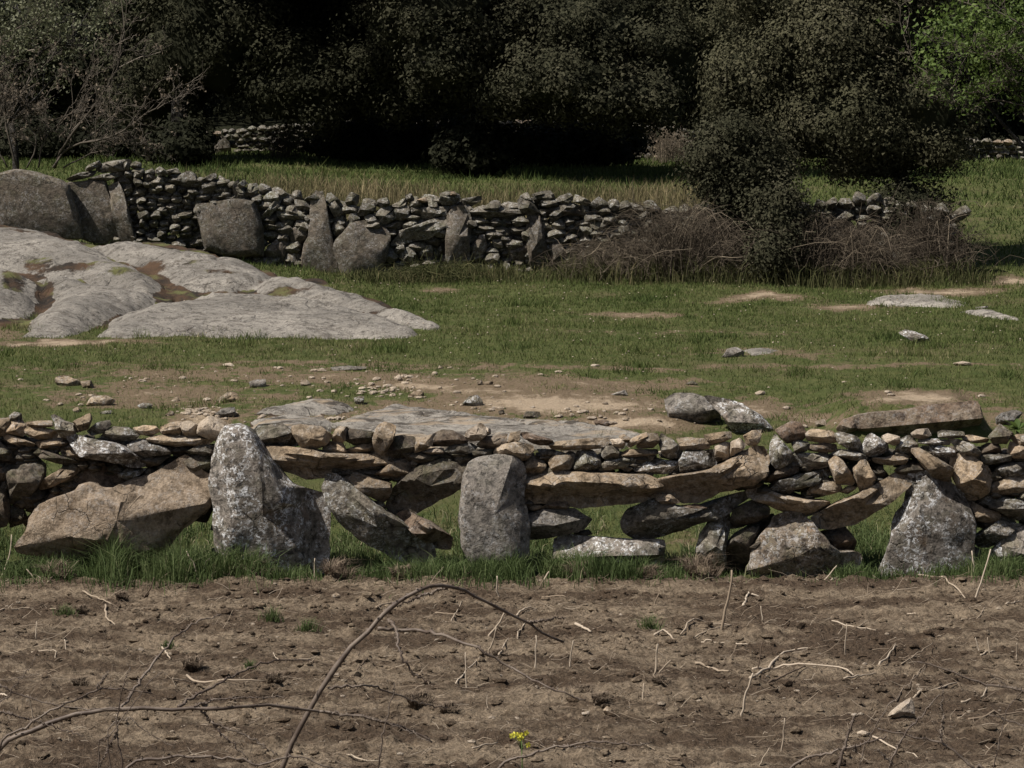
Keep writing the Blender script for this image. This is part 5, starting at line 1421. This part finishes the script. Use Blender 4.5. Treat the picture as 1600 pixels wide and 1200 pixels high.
# ------------------------------------------------------------------ bare bushes and brambles
def bare_bush(name, label, px, Y, spec, mat, seed, leaf=None, cat='bush'):
    """recursive bare shrub; spec: list of main stems as photo px polylines"""
    r = np.random.default_rng(seed); X = (px - 800) / F * Y; z0 = float(terrain(X, Y))
    root = empty(name, (X, Y, z0)); tag(root, label, cat); g = Geo(); tips = []
    def grow(P, rad, depth):
        V, T, Q = tube_arrays(P, rad, rad * .5, 3 if depth else 6); g.add(V, T, Q, np.clip(r.normal(.42 + .04 * depth, .15), 0, 1))
        tips.append(P[-1])
        if depth >= 3: return
        L = np.linalg.norm(P[-1] - P[0])
        for _ in range((9, 6, 4)[depth]):
            k = r.integers(len(P) // 4, len(P)); t = P[min(k, len(P) - 1)] - P[max(0, k - 2)]
            t = t / (np.linalg.norm(t) + 1e-9)
            d = t * .8 + r.normal(0, .55, 3) + [0, 0, .25]; d /= np.linalg.norm(d)
            l = L * r.uniform(.22, .5); p0 = P[k]
            s = np.linspace(0, 1, 6)[:, None]
            P2 = p0 + d * l * s + r.normal(0, .12, 3) * l * s ** 2 + np.cumsum(r.normal(0, .012, (6, 3)), 0)
            grow(P2, max(rad * .42, .0042), depth + 1)
    for pl, rad in spec:
        a = np.array(pl, float); W = unproj(a[:, 0], a[:, 1], Y); W[:, 1] += np.cumsum(r.normal(0, .12, len(W)))
        grow(smooth_path(W, 12, .01), rad, 0)
    b = g.build('branches', mat, root); b.location = -np.array(root.location)
    if leaf is not None:
        lg_ = Geo(); c = np.array(tips); c = c[r.uniform(0, 1, len(c)) < leaf[1]]
        V, Q, tone = leaf_cloud(c, .06, 4, .04, np.full(len(c), .55), seed); lg_.add(V, Q, None, tone)
        l = lg_.build('leaves', leaf[0], root, smooth=False); l.location = -np.array(root.location)
    return root
bare_bush('bare_bush', 'bare grey twiggy bush behind the big mossy slab on the left', 85, 43,
          [([(85, 262), (105, 225), (150, 170), (190, 110), (202, 50)], .022), ([(85, 262), (110, 230), (180, 215), (240, 180), (275, 150)], .018), ([(30, 262), (15, 200), (30, 150), (50, 110)], .018),
           ([(60, 262), (70, 220), (110, 170), (140, 120)], .014), ([(10, 262), (-10, 220), (0, 180), (-20, 120)], .014), ([(100, 262), (140, 240), (180, 225), (215, 228)], .012), ([(45, 262), (60, 220), (40, 185), (70, 160)], .013)], MTW, 301, (MBR, .3))
bare_bush('pale_branched_bush', 'sparse bush with pale branches in front of the dark oak at the top left', 15, 45,
          [([(-30, 130), (40, 80), (70, 85), (110, 75), (160, 85)], .016), ([(-20, 60), (40, 40), (80, 5), (100, -30)], .013), ([(60, 75), (110, 68), (150, 38), (170, 22)], .013), ([(-20, 200), (0, 150), (20, 100), (60, 60)], .016)], MTW, 302, (MLFG, .8))
bare_bush('hanging_branch', 'thin pale bare branches drooping below the bright green leaves', 1640, 35.6,
          [([(1680, 60), (1640, 90), (1600, 120), (1560, 100), (1515, 70)], .012), ([(1690, 150), (1640, 175), (1590, 160), (1545, 152), (1505, 140), (1440, 100)], .010), ([(1680, 200), (1630, 170), (1580, 140), (1550, 130)], .010), ([(1660, 10), (1600, 40), (1560, 20), (1500, 0)], .012)], MTW, 303, (MLFB, .6), 'branches')

def bramble(name, label, cx, by, w, h, Y, n, seed, mat=None, cat='bramble', tone=.5, dep=.5):
    r = np.random.default_rng(seed); mat = mat or MBR
    base = unproj(cx, by, Y); base[2] = terrain(base[0], base[1])
    root = empty(name, tuple(base)); tag(root, label, cat); g = Geo()
    wm, hm = w / F * Y, h / F * Y
    for i in range(n):
        x0 = r.normal(0, .28) * wm; y0 = r.normal(0, dep * .5)
        ln = r.uniform(.3, 1.0); dx = r.normal(0, .35) * wm; dy = r.normal(0, dep * .6)
        top = hm * (1 - .9 * (x0 / wm) ** 2) * r.uniform(.3, 1.0 + .35 * float(n2((x0 + cx * .01) * 1.8, 1.3, seed)))
        t = np.linspace(0, 1, 7)
        droop = r.uniform(.1, .9)
        X = x0 + dx * t ** 1.3; Yy = y0 + dy * t
        Z = top * (np.sin(t * math.pi * (.5 + .42 * droop))) * (1 - .1 * t)
        P = np.stack([X, Yy, Z], -1) + np.cumsum(r.normal(0, .016, (7, 3)), 0)
        P[:, 2] = np.maximum(P[:, 2], terrain(P[:, 0] + base[0], P[:, 1] + base[1]) - base[2] - .02)
        rad = r.uniform(.0022, .0050) if i > 14 else r.uniform(.007, .010)
        V, T, Q = tube_arrays(P, rad, rad * .6, 3); g.add(V, T, Q, np.clip(r.normal(tone, .28), 0, 1))
        for _ in range(4):
            k = r.integers(2, 7); d = r.normal(0, 1, 3); d[2] = d[2] * .6 - .1; d /= np.linalg.norm(d); l = r.uniform(.08, .30)
            P2 = P[k] + d * l * np.linspace(0, 1, 3)[:, None] + np.cumsum(r.normal(0, .012, (3, 3)), 0)
            V, T, Q = tube_arrays(P2, rad * .7, rad * .4, 3); g.add(V, T, Q, np.clip(r.normal(tone, .25), 0, 1))
    g.build('canes', mat, root)
bramble('bramble_thicket', 'greyish dry bramble mass at the left end of the brambles on the wall', 960, 428, 120, 75, 37.2, 260, 401, tone=.55)
bramble('bramble_thicket', 'dense purple brown bramble heap left of the bushy oak', 1075, 430, 170, 125, 37.1, 620, 402, tone=.42)
bramble('bramble_thicket', 'tall brown bramble heap right of the bushy oak', 1265, 428, 110, 115, 37.2, 420, 403, tone=.42)
bramble('bramble_thicket', 'arching bramble heap under the middle of the right oak', 1345, 428, 130, 110, 37.2, 420, 404, tone=.40)
bramble('bramble_thicket', 'darkest bramble heap at the right end of the wall', 1450, 425, 100, 125, 37.6, 380, 405, tone=.25)
bramble('brushwood', 'pale brushwood heap leaning on the far wall beside the dark hollow', 1045, 268, 50, 70, 58.5, 200, 406, tone=.75, cat='brushwood')
bramble('brushwood', 'low dry reddish scrub in front of the far wall on the left', 445, 250, 50, 45, 57, 160, 407, tone=.3, cat='brushwood')
bramble('scrub', 'low dark scrub at the foot of the older wall left of the brambles', 700, 432, 110, 26, 37.0, 200, 408, mat=MDRY, cat='scrub', tone=.1)

# green leafy plant at the right edge of the wall
Yp = 22.0; pb = unproj(1590, 672, Yp)
root = empty('leafy_plant', tuple(pb)); tag(root, 'bright green broad leafed plant behind the wall at the right edge', 'plant')
r = np.random.default_rng(500)
for i in range(22):
    a = r.uniform(0, 2 * math.pi); e = r.uniform(.35, 1.2); L = r.uniform(.08, .17)
    d = np.array([math.cos(a) * math.cos(e), math.sin(a) * math.cos(e), math.sin(e)]); s = np.cross(d, [0, 0, 1]); s /= np.linalg.norm(s)
    t = np.linspace(0, 1, 6); w = .022 * np.sin(np.pi * np.clip(t, .06, .97)) + .002
    c = d * L * t[:, None] - np.array([0, 0, .05]) * (t ** 2)[:, None]
    V = np.concatenate([c - s * w[:, None], c + [0, 0, -.004], c + s * w[:, None]])
    Q = [(j, j + 1, j + 7, j + 6) for j in range(5)] + [(j + 6, j + 7, j + 13, j + 12) for j in range(5)]
    link_mesh('leaf', V, [np.array(Q)], MLFB, root, attrs={'tone': np.full(len(V), r.uniform(.2, .8))})
V, T, Q = tube_arrays([(0, 0, .02), (.01, 0, -.3), (0, .02, -.65)], .012, .02, 6)
link_mesh('stem', V, [T, Q], MLFB, root, attrs={'tone': np.full(len(V), .2)})

# ------------------------------------------------------------------ foreground canes
def cane(label, pts, rp, seed=0, name='bramble_cane'):
    """pts: (px, py, Y); rooted in the ground when the last item says so"""
    W = np.array([unproj(x, y, Y) for x, y, Y in pts])
    P = smooth_path(W, 36)
    P[1:-1] += np.random.default_rng(seed).normal(0, .0028, P[1:-1].shape)
    Ym = np.mean([p[2] for p in pts])
    rr = rp / F * Ym
    rad = np.linspace(rr, rr * .35, len(P))
    nod = np.random.default_rng(seed + 1).uniform(.92, 1.0, len(P)); nod[::5] = 1.18
    V, T, Q = tube_arrays(P, rad * nod, None, 7)
    g = Geo(); g.add(V, T, Q, .5)
    rt = np.random.default_rng(seed + 5)
    for k in range(1, len(P) - 1):
        for _ in range(2):
            d = rt.normal(0, 1, 3); tg = P[k + 1] - P[k - 1]; tg /= np.linalg.norm(tg); d -= tg * (d @ tg); d /= np.linalg.norm(d)
            c = P[k] + (P[k + 1] - P[k]) * rt.uniform(); q = rad[k]
            g.add([c - tg * q * .9 + d * q * .6, c + tg * q * .9 + d * q * .6, c + np.cross(d, tg) * q * .4 + d * q * .6, c + d * (q + .007) - tg * .002], [(0, 1, 3), (1, 2, 3), (2, 0, 3)], None, .5)
    return g.build(name, MCN, None, tuple(P[0])), P
def rooted(pts, rx, Y):
    """prefix a base point on the soil"""
    return pts
def cane_thing(label, main, rp, sides, seed):
    o, P = cane(label, main, rp, seed)
    tag(o, label, 'cane')
    for j, (pts, r2) in enumerate(sides):
        c, _ = cane('', pts, r2, seed + 10 + j, 'side_shoot')
        c.parent = o; c.location = np.array(c.location) - np.array(o.location)
def groundfoot(px, Y):
    X = (px - 800) / F * Y
    return None
YA = 10.0
def foot_pt(px, Y):      # pixel row at which this column meets the soil at distance Y
    return proj((px - 800) / F * Y, Y, -.03)[1]
cane_thing('tall thick brown bramble cane arching over the middle of the field', [(360, foot_pt(360, 10.2), 10.2), (400, 1380, 10.1), (440, 1205, 10), (500, 1080, 10), (575, 985, 10.0), (610, 952, 10), (655, 922, 10), (705, 917, 10.1), (760, 940, 10.2), (828, 975, 10.3), (880, 1003, 10.4)], 5.3,
           [([(590, 982, 10), (640, 985, 10), (690, 992, 9.9), (745, 1012, 9.8), (800, 1045, 9.8), (860, 1075, 9.7), (915, 1094, 9.7)], 3.4),
            ([(607, 968, 10), (620, 985, 9.9), (625, 1020, 9.8), (645, 1050, 9.8), (668, 1064, 9.8)], 2.8),
            ([(513, 1074, 10), (560, 1071, 10), (600, 1077, 10.1), (660, 1100, 10.2), (700, 1106, 10.3)], 2.2),
            ([(828, 972, 10.3), (855, 968, 10.3), (884, 965, 10.4)], 2.0), ([(700, 917, 10.1), (660, 930, 10.1), (620, 948, 10)], 2.5)], 510)
cane_thing('long low brown bramble cane sweeping right from the bottom left corner', [(-160, foot_pt(-160, 9.6), 9.6), (-120, 1350, 9.6), (-10, 1180, 9.6), (50, 1140, 9.6), (120, 1117, 9.6), (190, 1108, 9.6), (300, 1107, 9.6), (350, 1107, 9.6), (420, 1102, 9.7), (500, 1111, 9.8), (590, 1126, 9.9), (640, 1140, 10), (675, 1160, 10)], 4.8,
           [([(278, 1104, 9.6), (320, 1080, 9.7), (375, 1050, 9.8), (430, 1033, 9.9), (485, 1030, 10)], 2.4),
            ([(190, 1106, 9.6), (215, 1070, 9.7), (260, 1010, 9.8), (300, 975, 9.9), (345, 960, 10)], 2.6),
            ([(315, 1110, 9.6), (340, 1140, 9.6), (385, 1183, 9.6)], 2.0), ([(300, 1105, 9.6), (340, 1092, 9.6), (390, 1090, 9.6), (445, 1088, 9.6)], 1.8)], 530)
cane_thing('thin cane rising from the bottom left and curving over to the right', [(-60, foot_pt(-60, 9.2), 9.2), (-40, 1400, 9.2), (-5, 1180, 9.2), (40, 1135, 9.2), (90, 1105, 9.2), (150, 1078, 9.3), (180, 1077, 9.3), (238, 1084, 9.3)], 2.6,
           [([(150, 1078, 9.3), (162, 1060, 9.3), (170, 1050, 9.3)], 1.2)], 550)
cane_thing('thin cane slanting down across the left edge', [(-120, foot_pt(-120, 9.4), 9.4), (-150, 1200, 9.4), (-80, 1085, 9.4), (0, 1073, 9.4), (30, 1085, 9.4), (110, 1105, 9.4), (190, 1108, 9.4)], 2.2,
           [([(0, 1112, 9.4), (60, 1128, 9.4), (130, 1150, 9.4)], 1.8)], 560)
cane_thing('thin dark vertical cane left of the tall arching cane', [(196, foot_pt(196, 9.3), 9.3), (192, 1300, 9.3), (193, 1200, 9.3), (182, 1140, 9.3), (190, 1080, 9.3), (203, 1042, 9.3)], 1.9, [([(184, 1140, 9.3), (172, 1165, 9.3), (155, 1200, 9.3)], 1.6)], 565)
cane_thing('thin dark upright cane right of the tall arching cane', [(588, foot_pt(588, 9.4), 9.4), (590, 1300, 9.4), (593, 1200, 9.4), (598, 1150, 9.4), (612, 1090, 9.4), (616, 1068, 9.4)], 1.9, [([(500, 1112, 9.4), (560, 1118, 9.4), (600, 1128, 9.4), (640, 1145, 9.4), (672, 1158, 9.4)], 2.0)], 570)
cane_thing('low cane crossing the bottom edge left of the middle', [(130, foot_pt(130, 9.0), 9.0), (150, 1300, 9.0), (200, 1200, 9.0), (260, 1185, 9.0), (330, 1181, 9.0), (380, 1187, 9.0), (405, 1195, 9.0), (440, 1184, 9.0), (470, 1184, 9.0), (520, 1200, 9.0)], 3.0, [([(330, 1128, 9.0), (385, 1150, 9.0), (420, 1172, 9), (434, 1180, 9.0)], 1.6)], 575)
cane_thing('low cane rising at the bottom beside the yellow flower', [(730, foot_pt(730, 9.5), 9.5), (750, 1300, 9.5), (780, 1200, 9.5), (830, 1178, 9.5), (880, 1166, 9.5), (935, 1160, 9.5), (985, 1164, 9.5), (1018, 1160, 9.5)], 2.8, [([(880, 1166, 9.5), (920, 1168, 9.5), (940, 1171, 9.5)], 1.3)], 580)
cane_thing('dark cane curving down at the bottom right corner', [(1700, foot_pt(1700, 9.4), 9.4), (1620, 1400, 9.4), (1545, 1215, 9.4), (1520, 1200, 9.4), (1475, 1163, 9.4), (1430, 1152, 9.4), (1370, 1138, 9.4)], 3.0, [([(1470, 1160, 9.4), (1472, 1120, 9.4), (1473, 1070, 9.4)], 1.6)], 590)
cane_thing('dark cane rising to the right across the bottom right', [(1180, foot_pt(1180, 9.6), 9.6), (1200, 1300, 9.6), (1235, 1200, 9.6), (1290, 1178, 9.6), (1340, 1165, 9.6), (1385, 1150, 9.6)], 3.2, [([(1335, 1166, 9.6), (1337, 1175, 9.6)], 1.4)], 600)
cane_thing('straight dark cane crossing in front of the cream stone', [(1390, foot_pt(1390, 9.3), 9.3), (1385, 1320, 9.3), (1390, 1200, 9.3), (1410, 1155, 9.3), (1440, 1118, 9.3), (1468, 1085, 9.3)], 2.4, [([(1395, 1195, 9.3), (1380, 1180, 9.3), (1370, 1172, 9.3)], 1.4)], 610)
cane_thing('reddish thick cut stem sticking up at the bottom right', [(1285, foot_pt(1285, 9.0), 9.0), (1298, 1320, 9.0), (1310, 1205, 9.0), (1322, 1160, 9.0), (1334, 1120, 9.0)], 4.4, [], 620)
cane_thing('long dark cane entering from the right edge', [(1780, foot_pt(1780, 9.8), 9.8), (1760, 1250, 9.8), (1700, 1110, 9.8), (1640, 1090, 9.8), (1600, 1079, 9.8), (1540, 1069, 9.8), (1490, 1050, 9.8), (1432, 1034, 9.8)], 3.0, [([(1600, 1079, 9.8), (1575, 1072, 9.8), (1540, 1050, 9.8)], 1.2)], 630)
cane_thing('second cane entering low from the right edge', [(1760, foot_pt(1760, 9.6), 9.6), (1740, 1320, 9.6), (1680, 1190, 9.6), (1640, 1155, 9.6), (1600, 1135, 9.6), (1545, 1117, 9.6)], 2.4, [], 640)

for i, (lab, pts, rp) in enumerate([
    ('short thin cane crossing the left edge above the low long cane', [(-60, foot_pt(-60, 9.3), 9.3), (-80, 1150, 9.3), (-30, 1068, 9.3), (10, 1063, 9.3), (62, 1054, 9.3)], 1.3),
    ('fine cane slanting up at the far left under the pale twigs', [(5, foot_pt(5, 9.3), 9.3), (-20, 1180, 9.3), (15, 1085, 9.3), (38, 1055, 9.3), (56, 1028, 9.3)], 1.2),
    ('fine cane rising steeply between the two low canes at lower left', [(150, foot_pt(150, 9.3), 9.3), (152, 1210, 9.3), (172, 1150, 9.3), (240, 1060, 9.3), (262, 1052, 9.3)], 1.3),
    ('thin cane slanting down right below the long low cane', [(250, foot_pt(250, 9.4), 9.4), (170, 1200, 9.4), (196, 1124, 9.4), (230, 1145, 9.4), (275, 1170, 9.4)], 1.3),
    ('fine wiry cane at the bottom right beside the reddish stem', [(1330, foot_pt(1330, 9.4), 9.4), (1340, 1240, 9.4), (1365, 1140, 9.4), (1400, 1090, 9.4), (1446, 1042, 9.4)], 1.3),
    ('fine wiry cane rising at the right edge of the soil', [(1560, foot_pt(1560, 9.4), 9.4), (1555, 1240, 9.4), (1562, 1160, 9.4), (1580, 1100, 9.4), (1640, 1040, 9.4)], 1.3)]):
    cane_thing(lab, pts, rp, [], 800 + i * 7)

# yellow flower
fp_ = unproj(815, 1210, 10.5); fp_[2] = 0.0
root = empty('yellow_flower', tuple(fp_)); tag(root, 'small yellow flower head on a thin green stem at the bottom middle', 'flower')
tip = unproj(815, 1158, 10.5)
V, T, Q = tube_arrays(smooth_path([fp_ - fp_, (tip - fp_) * .5 + [.01, 0, 0], tip - fp_], 8), .0035, .002, 5)
link_mesh('stem', V, [T, Q], MFLW, root, attrs={'tone': np.full(len(V), .2)})
r = np.random.default_rng(700)
for i in range(9):
    c = unproj(815 + r.normal(0, 9), 1150 + r.normal(0, 6), 10.5) - fp_
    P = []
    for k in range(6):
        a = k / 6 * 2 * math.pi + r.uniform(0, .4)
        d = np.array([math.cos(a), r.normal(0, .5), math.sin(a)]); s = np.cross(d, [0, 1, 0.2]); s /= np.linalg.norm(s)
        L = .012
        P += [c, c + d * L * .6 + s * .004, c + d * L, c + d * L * .6 - s * .004]
    V = np.array(P); Q = np.arange(len(P)).reshape(-1, 4)
    link_mesh('flower_head', V, [Q], MFLW, root, smooth=False, attrs={'tone': np.full(len(V), r.uniform(.6, 1))})
    V, T, Q = tube_arrays([(tip - fp_) * .96, ((tip - fp_) * .98 + c) / 2, c], .0014, .001, 4)
    link_mesh('flower_stalk', V, [T, Q], MFLW, root, attrs={'tone': np.full(len(V), .3)})
